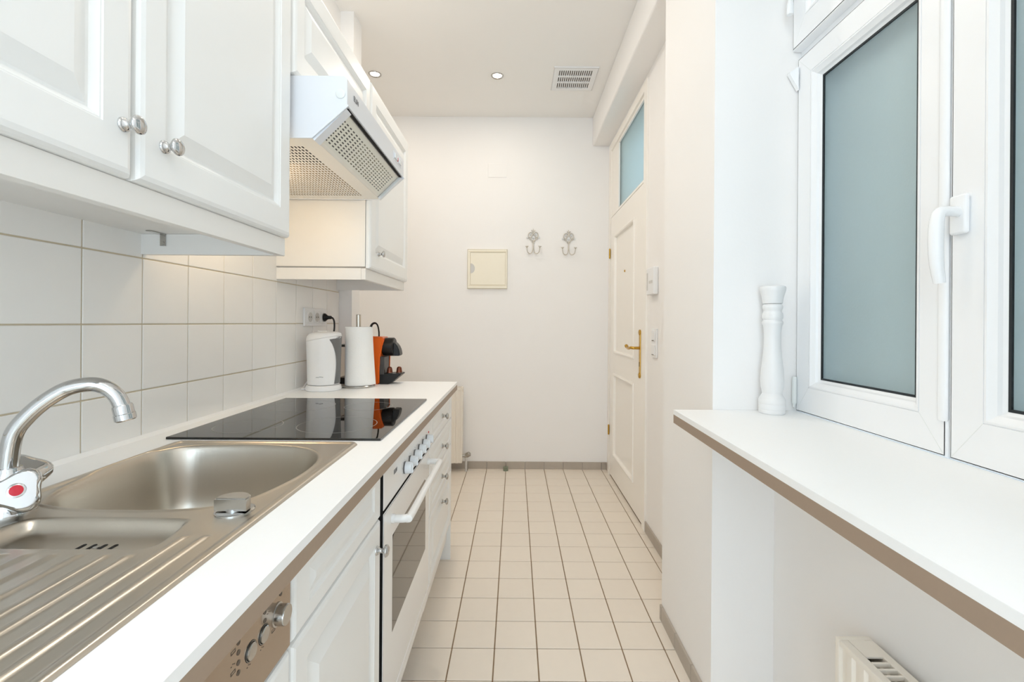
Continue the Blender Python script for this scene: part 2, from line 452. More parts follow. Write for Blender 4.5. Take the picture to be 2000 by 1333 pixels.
# handle on the second casement
bm = new(); box(bm, WX-.011, WX, 0.853, 0.887, 1.341, 1.415, 0.005, 3)
hr = obj('handle_plate', bm, M['pvc'], s2)
bm = new(); tube(bm, [(WX-.008, 0.869, 1.383), (WX-.030, 0.869, 1.384), (WX-.0435, 0.8695, 1.381), (WX-.048, 0.870, 1.362), (WX-.0490, 0.8705, 1.325), (WX-.0465, 0.871, 1.285), (WX-.040, 0.872, 1.250)],
     lambda t: 0.0105 if t < .35 else 0.0105+0.002*math.sin((t-.35)/.65*PI)-0.002*(t-.35), 12, 7, 0.85)
obj('handle_lever', bm, M['pvc'], s2, angle=60)
# hinges at the reveal
bm = new(); prism(bm, [(WX-.004, 1.93), (WX-.030, 1.914), (WX-.030, 1.908), (WX-.004, 1.862)], YR-.016, YR-.004)
obj('hinge_cover', bm, M['pvc'], win)
bm = new(); lathe(bm, [(0.0055, 0), (0.0065, .003), (0.0065, .075), (0.0045, .08)], (WX-.007, YR-.009, 0.937), (0, 0, 1), 12)
lathe(bm, [(0.004, 0), (0.004, .012)], (WX-.007, YR-.009, 0.9255), (0, 0, 1), 10)
obj('hinge', bm, M['lightgrey'], win)
# opening lever rod of the fanlight
bm = new(); tube(bm, [(0.785, 1.340, 2.075), (0.792, 1.340, 2.30), (0.800, 1.345, 2.50)], 0.0068, 12, 4)
lathe(bm, [(0.0085, 0), (0.0095, .004), (0.0085, .03), (.0068, .036)], (0.7846, 1.340, 2.062), (0.03, 0, 1), 14)
obj('opening_rod', bm, M['pvc'], win)
bm = new(); box(bm, 0.792, 0.818, 1.330, 1.352, 2.47, 2.505, .003); obj('rod_bracket', bm, M['pvc'], win)

# window sill
si = thing('window_sill', 'deep white laminate window sill with a brown front edge', 'window sill', (0.64, 0.85, 0.876))
bm = new()
prism(bm, [(0.449, 0.302), (0.473, 0.302+1.084), (0.833, 1.386), (0.833, 0.302)], 0.901, 0.915, 'z')
prism(bm, [(0.453, 0.302), (0.477, 1.386), (0.833, 1.386), (0.833, 0.302)], 0.876, 0.901, 'z')
obj('board', bm, M['top'], si)
bm = new(); prism(bm, [(0.4492, 0.302), (0.4732, 1.386), (0.477, 1.386), (0.453, 0.302)], 0.876, 0.9009, 'z')
obj('front_edge', bm, M['brown'], si)

# pepper mill
def pm():
    t = thing('pepper_mill', 'tall white turned wooden pepper mill standing on the window sill', 'pepper mill', (0.742, 1.343, 0.9152))
    c = (0.742, 1.343, 0.9152)
    bm = new(); lathe(bm, [(0.0325, 0), (0.035, .003), (0.035, .010), (0.034, .012), (0.035, .014), (0.035, .026), (.034, .028), (.035, .030), (.035, .040), (.031, .047), (.026, .056), (.0262, .060),
        (.0295, .075), (.031, .095), (.029, .125), (.0245, .165), (.0222, .20), (.0225, .235), (.0245, .252), (.0275, .257), (.0275, .263), (.024, .268), (.0272, .274), (.0272, .284), (.0235, .292), (.0235, .296),
        (.026, .302), (.0262, .309), (.0225, .314)], c, (0, 0, 1), 36)
    obj('body', bm, M['white'], t, angle=40)
    bm = new(); lathe(bm, [(.0222, .3145), (.0255, .316), (.0285, .335), (.0335, .352), (.0345, .359), (.033, .364), (.027, .3665), (0, .367)], c, (0, 0, 1), 36)
    obj('head', bm, M['white'], t, angle=40)
pm()

# radiator below the sill
def radiator(name, label, x0, x1, y0, y1, z0, z1, long_y, face):
    """panel radiator: fluted front panel, side covers, top grille of single bars"""
    t = thing(name, label, 'radiator', ((x0+x1)/2, (y0+y1)/2, z0))
    th = 0.012
    def fl_panel(nm, p, sgn):
        bm = new(); n = 0
        a0, a1 = (y0, y1) if long_y else (x0, x1)
        pts = []
        k = int(round((a1-a0-0.05)/0.0333))
        for i in range(k):
            s = a0+0.025+i*0.0333
            pts += [(s, 0), (s+.006, .005), (s+.018, .005), (s+.024, 0)]
        pts = [(a0+.003, 0)] + pts + [(a1-.003, 0)]
        back = [(a1-.003, -th), (a0+.003, -th)]
        poly = [(q, p+sgn*h) for q, h in pts + back]
        if long_y: poly = [(b, a) for a, b in poly]
        prism(bm, poly, z0, z1-.012, 'z')
        return obj(nm, bm, M['radi'], t, angle=20)
    if long_y:
        fl_panel('front_panel', x0+.008, -1); 
        bm = new(); box(bm, x1-.016, x1-.004, y0+.003, y1-.003, z0, z1-.012); obj('rear_panel', bm, M['radi'], t)
        for (a, b) in ((y0, y0+.012), (y1-.012, y1)):
            bm = new(); box(bm, x0, x1, a, b, z0+.004, z1, .002); obj('side_cover', bm, M['radi'], t)
        bm = new(); box(bm, x0+.001, x0+.019, y0+.012, y1-.012, z1-.013, z1-.0005, .002); box(bm, x1-.019, x1-.001, y0+.012, y1-.012, z1-.013, z1-.0005, .002); box(bm, x0+.019, x1-.019, y1-.062, y1-.012, z1-.004, z1-.0005)
        gf = obj('grille_frame', bm, M['radi'], t)
        bm = new(); box(bm, x0+.019, x1-.019, y1-.0805, y1-.0755, z1-.009, z1-.001); b0 = obj('grille_bar', bm, M['radi'], gf)
        n = int((y1-y0-.11)/.0172)
        for i in range(1, n): inst(b0, 'grille_bar', gf, (0, -i*.0172, 0))
        bm = new(); box(bm, (x0+x1)/2-.003, (x0+x1)/2+.003, y0+.03, y1-.066, z1-.014, z1-.0095); obj('grille_spine', bm, M['radi'], gf)
        bm = new()
        for i in range(20): box(bm, x0+.022, x1-.022, y0+.03+i*.034, y0+.034+i*.034, z0+.03, z1-.03)
        obj('convector_fins', bm, M['greyp'], t)
        for yy in (y0+.12, y1-.12):
            bm = new(); box(bm, x1-.004, face, yy-.015, yy+.015, z0+.05, z1-.06); obj('wall_bracket', bm, M['greyp'], t)
    else:
        fl_panel('front_panel', y0+.008, -1)
        bm = new(); box(bm, x0+.003, x1-.003, y1-.016, y1-.004, z0, z1-.012); obj('rear_panel', bm, M['radi'], t)
        for (a, b) in ((x0, x0+.012), (x1-.012, x1)):
            bm = new(); box(bm, a, b, y0, y1, z0+.004, z1, .002); obj('side_cover', bm, M['radi'], t)
        bm = new(); box(bm, x0+.012, x1-.012, y0+.001, y0+.012, z1-.022, z1-.0005, .002); box(bm, x0+.012, x1-.012, y1-.012, y1-.001, z1-.022, z1-.0005, .002)
        gf = obj('grille_frame', bm, M['radi'], t)
        bm = new(); box(bm, x1-.0255, x1-.0215, y0+.012, y1-.012, z1-.012, z1-.001); b0 = obj('grille_bar', bm, M['radi'], gf)
        for i in range(1, 40): inst(b0, 'grille_bar', gf, (-i*.02, 0, 0))
        bm = new(); box(bm, x1-.003, x1+.0008, y0+.018, y0+.026, z1-.036, z1-.016); obj('air_valve', bm, M['brass'], t)
        for xx in (x0+.15, x1-.15):
            bm = new(); box(bm, xx-.015, xx+.015, y1-.004, face, z0+.08, z1-.08); obj('wall_bracket', bm, M['greyp'], t)
        bm = new(); lathe(bm, [(.011, 0), (.011, .014), (.015, .016), (.015, .030), (.012, .033)], (x1, y0+.045, z0+.047), (1, 0, 0), 14)
        lathe(bm, [(.016, -.01), (.019, 0), (.019, .024), (.013, .030), (0, .031)], (x1+.034, y0+.045, z0+.052), (0.55, -.2, .35), 14)
        obj('valve', bm, M['nickel'], t)
        bm = new(); tube(bm, [(x1+.028, y0+.045, z0+.040), (x1+.028, y0+.045, 0.0)], 0.009, 12, smooth=False)
        obj('pipe', bm, M['greyp'], t)
    return t
radiator('radiator', 'white panel radiator below the window sill, seen from above its top grille', 0.688, 0.760, 0.32, 0.995, 0.10, 0.506, True, 0.775)
radiator('radiator', 'cream radiator on the back wall behind the end of the worktop', -1.25, -0.405, 3.615, 3.70, 0.075, 0.665, False, YB)

# ================================================================== door on the right
dr = setting('door_1', (XD, 3.15, 0))
RY = lambda s: (lambda a, b, h: (s-h, a, b))
bm = new()
LX = 0.736
DPROF = [(0, 0), (0.004, -.0015), (.010, -.002), (.013, -.010), (.020, -.012)]
panel_front(bm, RY(LX), 2.682, 3.600, 0.014, 1.985, [(2.885, 3.455, .955, 1.822), (2.885, 3.455, .192, .795)], DPROF, 0.042, 0.004)
leaf = obj('door_leaf', bm, M['paint'], dr, angle=25)
# raised mouldings round the two panels
for (z0, z1) in ((.955, 1.822), (.192, .795)):
    bm = new(); a0, a1 = 2.885, 3.455
    R = lambda i, h: [bm.verts.new((LX-h, y, z)) for y, z in ((a0+i, z0+i), (a1-i, z0+i), (a1-i, z1-i), (a0+i, z1-i))]
    L = [R(-.006, 0), R(-.005, .006), R(.004, .009), R(.012, .005), R(.016, -.011)]
    for A, B in zip(L, L[1:]): loopquads(bm, A, B)
    obj('moulding', bm, M['paint'], leaf, angle=20)
# frame with the transom light above
for (a, b) in ((DY0-.035, DY0+.024), (DY1-.040, DY1+.02)):
    bm = new(); box(bm, XD-.012, .94, a, b, 0, DZ+.02); obj('door_jamb', bm, M['paint'], dr, flat=True)
bm = new(); box(bm, XD-.012, .94, DY0+.0241, DY1-.0401, DZ-.03, DZ+.02); obj('door_head', bm, M['paint'], dr, flat=True)
bm = new(); box(bm, XD-.006, .90, DY0+.0241, DY1-.0401, 1.99, 2.003); obj('transom_bar', bm, M['paint'], dr, flat=True)
bm = new()
for (a0, a1, b0, b1) in ((2.679, 2.697, 2.003, DZ-.03), (3.38, 3.6045, 2.003, DZ-.03), (2.697, 3.38, 2.003, 2.012), (2.697, 3.38, DZ-.05, DZ-.03)):
    box(bm, XD, XD+.04, a0, a1, b0, b1)
tf = obj('transom_frame', bm, M['paint'], dr)
bm = new(); box(bm, XD+.010, XD+.016, 2.697, 3.38, 2.012, DZ-.05); obj('pane', bm, M['transom'], tf)
bm = new(); box(bm, XD+.008, .94, DY0+.024, DY1-.04, 0, 1.99); obj('door_backing', bm, M['paint'], dr)
# brass furniture
bm = new(); box(bm, LX-.005, LX+.001, 2.722, 2.752, .858, 1.125, .0025, 2)
lathe(bm, [(.017, 0), (.017, .006), (.013, .009)], (LX, 2.737, 1.118), (-1, 0, 0), 16); lathe(bm, [(.017, 0), (.017, .006), (.013, .009)], (LX, 2.737, .866), (-1, 0, 0), 16)
pl = obj('handle_plate', bm, M['brass'], leaf)
bm = new(); tube(bm, [(LX-.004, 2.737, 1.027), (LX-.040, 2.737, 1.027), (LX-.052, 2.752, 1.028), (LX-.054, 2.79, 1.022), (LX-.053, 2.825, 1.024), (LX-.054, 2.855, 1.034)], lambda t: .0085 if t < .9 else .011, 12, 6)
obj('handle_lever', bm, M['brass'], leaf, angle=60)
bm = new(); box(bm, LX-.0058, LX-.004, 2.733, 2.741, .917, .945, .001, 1); obj('keyhole', bm, M['dark'], leaf)
bm = new(); lathe(bm, [(.008, 0), (.008, .004), (.005, .006), (0, .006)], (LX+.012, 3.18, 1.53), (-1, 0, 0), 14); obj('peephole', bm, M['brass'], leaf)
for z in (1.675, .315):
    bm = new(); lathe(bm, [(.004, -.004), (.0065, 0), (.0065, .07), (.004, .074)], (LX-.007, 3.604, z), (0, 0, 1), 12); obj('hinge', bm, M['brass'], dr)

# intercom and light switches on the wall beside the door
t = thing('intercom', 'white intercom handset box on the wall beside the door', 'intercom', (XD, 2.49, 1.32))
bm = new(); box(bm, XD-.028, XD, 2.425, 2.555, 1.325, 1.470, .006, 3); obj('housing', bm, M['white'], t)
bm = new(); box(bm, XD-.0295, XD-.027, 2.52, 2.54, 1.35, 1.445, .001, 1); obj('speaker_slots', bm, M['greyp'], t)
bm = new(); box(bm, XD-.0292, XD-.027, 2.44, 2.50, 1.385, 1.40, .0008, 1); obj('button', bm, M['greyp'], t)
t = thing('light_switch', 'white double light switch plate below the intercom', 'light switch', (XD, 2.47, .985))
bm = new(); box(bm, XD-.009, XD, 2.43, 2.515, .99, 1.145, .003, 2); obj('plate', bm, M['white'], t)
for z in (1.002, 1.077):
    bm = new(); box(bm, XD-.014, XD-.008, 2.445, 2.50, z, z+.058, .002, 1); obj('rocker', bm, M['white'], t)
for z in (1.0045, 1.0795):
    bm = new(); box(bm, XD-.0148, XD-.0135, 2.455, 2.49, z, z+.0035); obj('rocker_mark', bm, M['print_'], t)

# ================================================================== ceiling lights and vent
def downlight(label, x, y, src=None, power=LAMP):
    if src is None:
        t = thing('downlight', label, 'ceiling light', (x, y, ZC), 'recessed ceiling spotlights')
        bm = new(); n = 32
        L = [[bm.verts.new((x+r*math.cos(2*PI*k/n), y+r*math.sin(2*PI*k/n), ZC+dz)) for k in range(n)] for r, dz in ((.042, 0), (.041, -.004), (.036, -.006), (.029, -.0015), (.0285, -.0005))]
        for A, B in zip(L, L[1:]): loopquads(bm, A, B)
        obj('trim_ring', bm, M['nickel'], t)
        bm = new(); lathe(bm, [(.0283, -.0003), (.027, -.0022), (.015, -.0040), (0, -.0045)], (x, y, ZC), (0, 0, 1), 24); obj('lens', bm, M['bulb'], t, angle=60)
        l = bpy.data.lights.new('spot_lamp', 'AREA'); l.shape = 'DISK'; l.size = 0.055; l.energy = power; l.color = (1.0, 0.91, 0.80)
        lo = bpy.data.objects.new('spot_lamp', l); COL.objects.link(lo); lo.parent = t; lo.location = (0, 0, -.0065)
        return t
    c = copy_tree(src); c.location = (x, y, ZC); c['label'] = label
    for ch in c.children:
        if ch.type == 'LIGHT': ch.data = ch.data.copy(); ch.data.energy = power
    return c
d0 = downlight('recessed ceiling spotlight nearest the wall cabinets', -0.944, 3.10, None, LAMP_FAR)
downlight('recessed ceiling spotlight next to the square air vent', -0.130, 3.11, d0, LAMP_FAR)
downlight('added unseen fill spotlight above the passage between worktop and sill', -0.300, 1.05, d0, 1.1)  # added above the frame to brighten the passage
downlight('added unseen fill spotlight above the passage level with the far wall cabinet', -0.300, 2.06, d0, 2.6)  # added above the frame, evens the light on back wall and floor
downlight('added unseen fill spotlight behind the camera position', -0.130, -0.45, d0)  # added out of view as extra fill

t = thing('fill_globe', 'added white globe fill light, unseen behind the camera position', 'fill light', (0.22, -.32, 2.42))  # invented globe light, added out of view to brighten the room
bm = new(); lathe(bm, [(0, 0), (.05, .010), (.09, .04), (.11, .09), (.11, .13), (.09, .18), (.05, .21), (.03, .215)], (0.22, -.32, 2.42), (0, 0, 1), 32)
obj('globe', bm, mat('fill_globe_glow', (250, 246, 238), .4, emit=(1, .95, .88), estr=2.0), t, angle=60)
bm = new(); tube(bm, [(0.22, -.32, 2.635), (0.22, -.32, ZC-.02)], .004, 8, smooth=False); obj('cord', bm, M['white'], t)
bm = new(); lathe(bm, [(.05, 0), (.05, -.012), (.03, -.022), (0, -.022)], (0.22, -.32, ZC), (0, 0, 1), 24); obj('canopy', bm, M['white'], t)
l = bpy.data.lights.new('fill_globe_light', 'POINT'); l.energy = FILL_POWER; l.color = (0.96, .955, 1.0); l.shadow_soft_size = .112
lo = bpy.data.objects.new('fill_globe_light', l); COL.objects.link(lo); lo.parent = t; lo.location = (0, 0, .11)

t = thing('air_vent', 'square white slotted air vent in the ceiling', 'air vent', (0.385, 3.135, ZC))
vx0, vx1, vy0, vy1 = .240, .530, 2.99, 3.285
bm = new(); panel_front(bm, lambda a, b, h: (a, b, ZC-.010-h), vx0, vx1, vy0, vy1, [(vx0+.034, vx1-.034, vy0+.034, vy1-.034)], [(0, 0), (0, -.009)], .0098, .004, fill=False)
obj('frame', bm, M['white'], t)
bm = new()
sw = (vx1-vx0-.068)/16; sh = (vy1-vy0-.068)/3
for i in range(17): box(bm, vx0+.034+i*sw-.0032, vx0+.034+i*sw+.0032, vy0+.034, vy1-.034, ZC-.009, ZC-.0025)
for j in range(1, 3): box(bm, vx0+.034, vx1-.034, vy0+.034+j*sh-.0075, vy0+.034+j*sh+.0075, ZC-.0098, ZC-.0025)
obj('louvres', bm, M['white'], t, kind='stuff')
bm = new(); box(bm, vx0+.034, vx1-.034, vy0+.034, vy1-.034, ZC-.002, ZC-.0003); obj('duct_opening', bm, M['print_'], t)

# ================================================================== items on the back wall
t = thing('fuse_box', 'square cream fuse box cover on the back wall', 'fuse box', (-.222, YB, 1.441))
fx0, fx1, fz0, fz1 = -.384, -.064, 1.441, 1.757
bm = new(); panel_front(bm, lambda a, b, h: (a, YB-.022-h, b), fx0, fx1, fz0, fz1, [(fx0+.022, fx1-.014, fz0+.030, fz1-.026)], [(0, 0), (0, -.008)], .022, .004)
obj('frame', bm, M['cream'], t)
bm = new(); box(bm, fx0+.024, fx1-.016, YB-.0195, YB-.0142, fz0+.032, fz1-.028, .0015, 1); fd = obj('cover', bm, M['cream'], t)
bm = new(); n = 20; pts = [(fx0+.026+.034*math.sin(k*PI/n), 1.602+.040*math.cos(k*PI/n)) for k in range(n+1)]
prism(bm, pts, YB-.0204, YB-.019); obj('finger_grip', bm, M['greyp'], t)
for z in (fz0+.024, fz1-.021):
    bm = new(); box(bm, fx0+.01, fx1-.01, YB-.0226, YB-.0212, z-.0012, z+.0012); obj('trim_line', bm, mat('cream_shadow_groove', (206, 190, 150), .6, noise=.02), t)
bm = new(); box(bm, -.225, -.075, YB-.004, YB, 2.335, 2.445, .0015, 1)
tag(obj('junction_cover', bm, M['wall']), 'flat wall-coloured blank cover plate above the fuse box', 'cover plate')

def coat_hook(x, z, label):
    t = thing('coat_hook', label, 'coat hook', (x, YB, z), 'ornate coat hooks on the back wall')
    y = YB-.006
    P = lambda px, pz, dy=0: (x+px, y-dy, z+pz)
    bm = new()
    tube(bm, [P(0, .075), P(-.006, .085), P(-.030, .100), P(-.040, .122), P(-.034, .146), P(-.018, .152), P(-.006, .142), P(-.008, .128), P(-.020, .124)], .0036, 8, 4)
    tube(bm, [P(0, .075), P(.006, .085), P(.030, .100), P(.040, .122), P(.034, .146), P(.018, .152), P(.006, .142), P(.008, .128), P(.020, .124)], .0036, 8, 4)
    tube(bm, [P(0, .062), P(-.013, .082), P(-.020, .104), P(-.012, .126), P(0, .136), P(.012, .126), P(.020, .104), P(.013, .082), P(0, .062)], .0032, 8, 4)
    tube(bm, [P(-.046, .108), P(-.030, .112), P(-.020, .104)], .003, 8, 4); tube(bm, [P(.046, .108), P(.030, .112), P(.020, .104)], .003, 8, 4)
    tube(bm, [P(0, .136), P(0, .160), P(0, .180)], lambda q: .0042-.0022*q, 8, 4)
    tube(bm, [P(-.015, .168), P(0, .160), P(.015, .168)], .003, 8, 4)
    tube(bm, [P(0, .09), P(0, .06), P(0, .03)], lambda q: .0035+.002*q, 10, 4)
    obj('openwork_plate', bm, M['silver'], t, angle=60)
    for px, pz, r in ((0, .108, .0085), (-.047, .107, .0075), (.047, .107, .0075), (-.021, .135, .0052), (.021, .135, .0052)):
        bm = new(); lathe(bm, [(r, -.003), (r, .002), (r*.7, .006), (0, .0085)], P(px, pz, .002), (0, -1, 0), 12); obj('crystal', bm, M['gem'], t)
    for s in (-1, 1):
        bm = new()
        tube(bm, [P(0, .045, 0), P(s*.003, .020, .004), P(s*.010, -.010, .010), P(s*.026, -.022, .018), P(s*.044, -.012, .026), P(s*.050, .014, .030), P(s*.051, .026, .030)], .0034, 10, 5)
        lathe(bm, [(.0034, 0), (.006, .006), (.0135, .013), (.0125, .0155), (0, .0165)], P(s*.051, .022, .030), (s*.05, -.2, 1), 14)
        obj('hook', bm, M['silver'], t, angle=60)
    return t
h0 = coat_hook(0.141, 1.745, 'left of the two ornate silver double coat hooks, nearer the fuse box')
h1 = copy_tree(h0); h1.location = (0.424, YB, 1.737); h1['label'] = 'right of the two ornate silver double coat hooks, nearer the door'
t = thing('door_stop', 'small green rubber door stop on the floor tiles by the back wall', 'door stop', (-.066, 3.685, 0))
bm = new(); lathe(bm, [(.019, 0), (.020, .003), (.018, .018), (.020, .021), (.020, .029), (.016, .033), (0, .033)], (-.066, 3.685, 0), (0, 0, 1), 20)
obj('rubber', bm, M['green'], t)
bm = new(); lathe(bm, [(.006, .0331), (.006, .0345), (0, .0352)], (-.066, 3.685, 0), (0, 0, 1), 12); obj('screw', bm, M['nickel'], t)

# ================================================================== wall cabinets
XC = -0.588; XF = -0.567
def mp_cab(a, b, h): return (XF+h, a, b)
def cab_door(y0, y1, z0, z1, parent, ky, kz, fr=0.053, frz=0.064):
    bm = new(); panel_front(bm, mp_cab, y0, y1, z0, z1, [(y0+fr, y1-fr, z0+frz, z1-frz)], thick=0.0195, e=0.012)
    d = obj('door', bm, M['cab'], parent, angle=14)
    if ky is not None: knob(XF, ky, kz, d)
    return d
ZD0, ZD1 = 1.380, 2.112
t = thing('wall_cabinet', 'near white wall cabinet with two panelled doors above the sink', 'wall cabinet', (-.76, .70, 1.335))
bm = new(); box(bm, XT, XC, .232, 1.174, 1.386, 2.110); obj('carcass', bm, M['carc'], t)
bm = new(); box(bm, XC-.016, XC+.004, .232, 1.181, 1.335, 1.3795, .002); box(bm, XT, XC-.016, 1.163, 1.181, 1.335, 1.3855); obj('light_valance', bm, M['carc'], t)
cab_door(.236, .692, ZD0, ZD1, t, .672, 1.452)
cab_door(.700, 1.176, ZD0, ZD1, t, .750, 1.449)
bm = new(); box(bm, -.886, -.872, 1.1605, 1.1625, 1.356, 1.385); box(bm, -.886, -.872, 1.115, 1.1625, 1.3835, 1.3855)
lathe(bm, [(.004, 0), (.004, .0015), (0, .002)], (-.879, 1.1605, 1.363), (0, -1, 0), 10); obj('angle_bracket', bm, M['nickel'], t)
t = thing('wall_cabinet', 'short white wall cabinet directly above the cooker hood', 'wall cabinet', (-.76, 1.49, 1.806))
bm = new(); box(bm, XT, XC, 1.182, 1.812, 1.8065, 2.110); obj('carcass', bm, M['carc'], t)
cab_door(1.190, 1.812, 1.8065, ZD1, t, None, None)
t = thing('wall_cabinet', 'far white wall cabinet with one door, beyond the cooker hood', 'wall cabinet', (-.76, 2.13, 1.335))
bm = new(); box(bm, XT, XC, 1.820, 2.452, 1.386, 2.110); obj('carcass', bm, M['carc'], t)
bm = new(); box(bm, XC-.016, XC+.002, 1.822, 2.455, 1.335, 1.3795, .002); box(bm, XT, XC-.016, 1.822, 1.840, 1.335, 1.380); box(bm, XT, XC-.016, 2.436, 2.454, 1.335, 1.3855); obj('light_valance', bm, M['carc'], t)
cab_door(1.824, 2.452, ZD0, ZD1, t, 1.925, 1.450, fr=0.06)

# ================================================================== cooker hood
hy0, hy1 = 1.200, 1.806; hx0, hx1 = XT, -.4365; hb, hl, ht = 1.643, 1.727, 1.8035; hm = -.527
t = thing('cooker_hood', 'white slim cooker hood with a tilted glass flap under the short cabinet', 'cooker hood', (-.69, 1.5, hb))
prof = [(hx0, hb), (hm, hb), (hx1+.004, hl), (hx1, hl+.004), (hx1, ht-.008), (hx1-.008, ht), (hx0, ht)]
bm = new()
prism(bm, prof, hy0, hy0+.004); prism(bm, prof, hy1-.004, hy1)
box(bm, hx0, hx1-.008, hy0+.004, hy1-.004, ht-.004, ht); box(bm, hx0, hx0+.004, hy0+.004, hy1-.004, hb, ht-.004)
box(bm, hx1-.012, hx1, hy0+.004, hy1-.004, hl+.002, ht-.006, .002)
body = obj('body', bm, M['hood'], t)
# underside: perforated grille
fx = lambda a, b: (b, a, hb+.002)
bm = new(); perforated(bm, fx, hy0+.06, hy1-.05, hx0+.05, hm-.05, 22, 31, .62, .46)
for q in ((hy0+.004, hy0+.06, hx0+.004, hm), (hy1-.05, hy1-.004, hx0+.004, hm), (hy0+.06, hy1-.05, hx0+.004, hx0+.05), (hy0+.06, hy1-.05, hm-.05, hm)):
    bm.faces.new([bm.verts.new(fx(*p)) for p in ((q[0], q[2]), (q[1], q[2]), (q[1], q[3]), (q[0], q[3]))])
obj('grille', bm, M['grille'], t, flat=True)
# tilted front screen behind the glass
d = Vector((hx1-.006-hm, 0, hl-hb)).normalized(); ln = (Vector((hx1-.006, 0, hl))-Vector((hm, 0, hb))).length; nrm = Vector((d.z, 0, -d.x))
sl = lambda a, b, k=-.006: tuple(Vector((hm, a, hb)) + d*b + nrm*k)
bm = new(); perforated(bm, lambda a, b: sl(a, b), hy0+.05, hy1-.05, .018, ln-.022, 21, 9, .54, .42)
for q in ((hy0+.004, hy0+.05, 0, ln), (hy1-.05, hy1-.004, 0, ln), (hy0+.05, hy1-.05, 0, .018), (hy0+.05, hy1-.05, ln-.022, ln)):
    bm.faces.new([bm.verts.new(sl(*p)) for p in ((q[0], q[2]), (q[1], q[2]), (q[1], q[3]), (q[0], q[3]))])
obj('front_screen', bm, M['grille'], t, flat=True)
# what lies behind the slots
bm = new(); box(bm, hx0+.006, hx1-.016, hy0+.232, hy1-.006, hb+.090, hb+.098); obj('upper_mat', bm, M['cream'], t)
bm = new(); box(bm, hx0+.006, hm-.02, hy0+.232, hy1-.006, hb+.010, hb+.016); obj('filter_mat', bm, M['filt'], t)
bm = new(); prism(bm, [(hx0+.006, hb+.012), (hm-.006, hb+.012), (hx1-.03, hl-.002), (hx1-.03, ht-.012), (hx0+.006, ht-.012)], hy0+.008, hy0+.228); obj('motor_housing', bm, M['dark'], t)
bm = new()
L = [bm.verts.new(sl(a, b, .0005)) for a, b in ((hy0+.03, .012), (hy1-.022, .012), (hy1-.022, ln-.006), (hy0+.03, ln-.006))]
L2 = [bm.verts.new(sl(a, b, .0045)) for a, b in ((hy0+.03, .012), (hy1-.022, .012), (hy1-.022, ln-.006), (hy0+.03, ln-.006))]
bm.faces.new(L[::-1]); bm.faces.new(L2); loopquads(bm, L, L2); obj('glass_flap', bm, M['hglass'], t)
bm = new(); box(bm, hx1-.014, hx1-.004, hy0+.02, hy1-.02, hl-.003, hl+.0005); obj('flap_gap', bm, M['dark'], t)
for yy, wd in ((hy0+.006, .034), (hy1-.022, .016)):
    A = [sl(a, b, k) for k in (-.004, .006) for a, b in ((yy, 0), (yy+wd, 0), (yy+wd, ln-.002), (yy, ln-.002))]
    bm = new(); vs = [bm.verts.new(p) for p in A]; bm.faces.new(vs[:4][::-1]); bm.faces.new(vs[4:]); loopquads(bm, vs[:4], vs[4:])
    obj('flap_holder', bm, M['hood'], t)
bm = new(); lathe(bm, [(.0125, 0), (.0125, .002), (.010, .0035), (0, .0035)], (-.4535, hy0, 1.757), (0, -1, 0), 20); obj('side_cap', bm, M['lightgrey'], t)
bm = new(); box(bm, hx1-.001, hx1+.0015, 1.655, 1.765, 1.752, 1.780, .001, 1); sp = obj('switch_panel', bm, M['hood'], t)
for yy in (1.662, 1.722):
    bm = new(); box(bm, hx1+.0015, hx1+.006, yy, yy+.034, 1.757, 1.775, .0015, 1); obj('slide_switch', bm, M['bluewht'], sp)
bm = new(); box(bm, hx1+.0015, hx1+.004, 1.704, 1.712, 1.759, 1.773, .001, 1); obj('indicator', bm, M['red'], sp)
lettering('brand_lettering', 'ELIN', .019, (hx1+.0002, 1.247, 1.763), (0, 1, 0), (0, 0, 1), M['logo'], t)
bm = new(); lathe(bm, [(.028, 0), (.028, -.003), (.02, -.006), (0, -.007)], (-.83, 1.40, hb+.001), (0, 0, 1), 20); obj('lamp_lens', bm, M['hbulb'], t)
l = bpy.data.lights.new('hood_lamp', 'POINT'); l.energy = 0.75; l.color = (1.0, .80, .56); l.shadow_soft_size = .03
lo = bpy.data.objects.new('hood_lamp', l); COL.objects.link(lo); lo.parent = t; lo.location = Vector((-.83, 1.40, hb-.03)) - Vector((-.69, 1.5, hb))

# ================================================================== worktop
ZW = 0.874; WXF = -0.286; WY1 = 2.325; WY0 = 0.0
sx0, sx1, sy0, sy1 = -.8195, -.376, .20, 1.137
t = thing('worktop', 'long white laminate worktop with a brown lower front edge', 'worktop', (-.6, 1.2, .835))
bm = new()
hx_a, hx_b, hy_a, hy_b = sx0+.006, sx1-.006, sy0+.006, sy1-.006
for (z0, z1, xf) in ((.860, ZW, WXF), (.835, .860, WXF-.004)):
    box(bm, XT+.001, xf, hy_b, WY1, z0, z1); box(bm, XT+.001, xf, WY0, hy_a, z0, z1)
    box(bm, XT+.001, hx_a, hy_a, hy_b, z0, z1); box(bm, hx_b, xf, hy_a, hy_b, z0, z1)
obj('board', bm, M['top'], t)
bm = new(); box(bm, WXF-.004, WXF-.0004, WY0, WY1, .835, .8598); obj('front_edge', bm, M['brown'], t)
bm = new(); prism(bm, [(XT+.0005, ZW), (XT+.011, ZW), (XT+.0005, ZW+.008)], WY0+.03, WY1); obj('sealing_bead', bm, M['top'], wl)

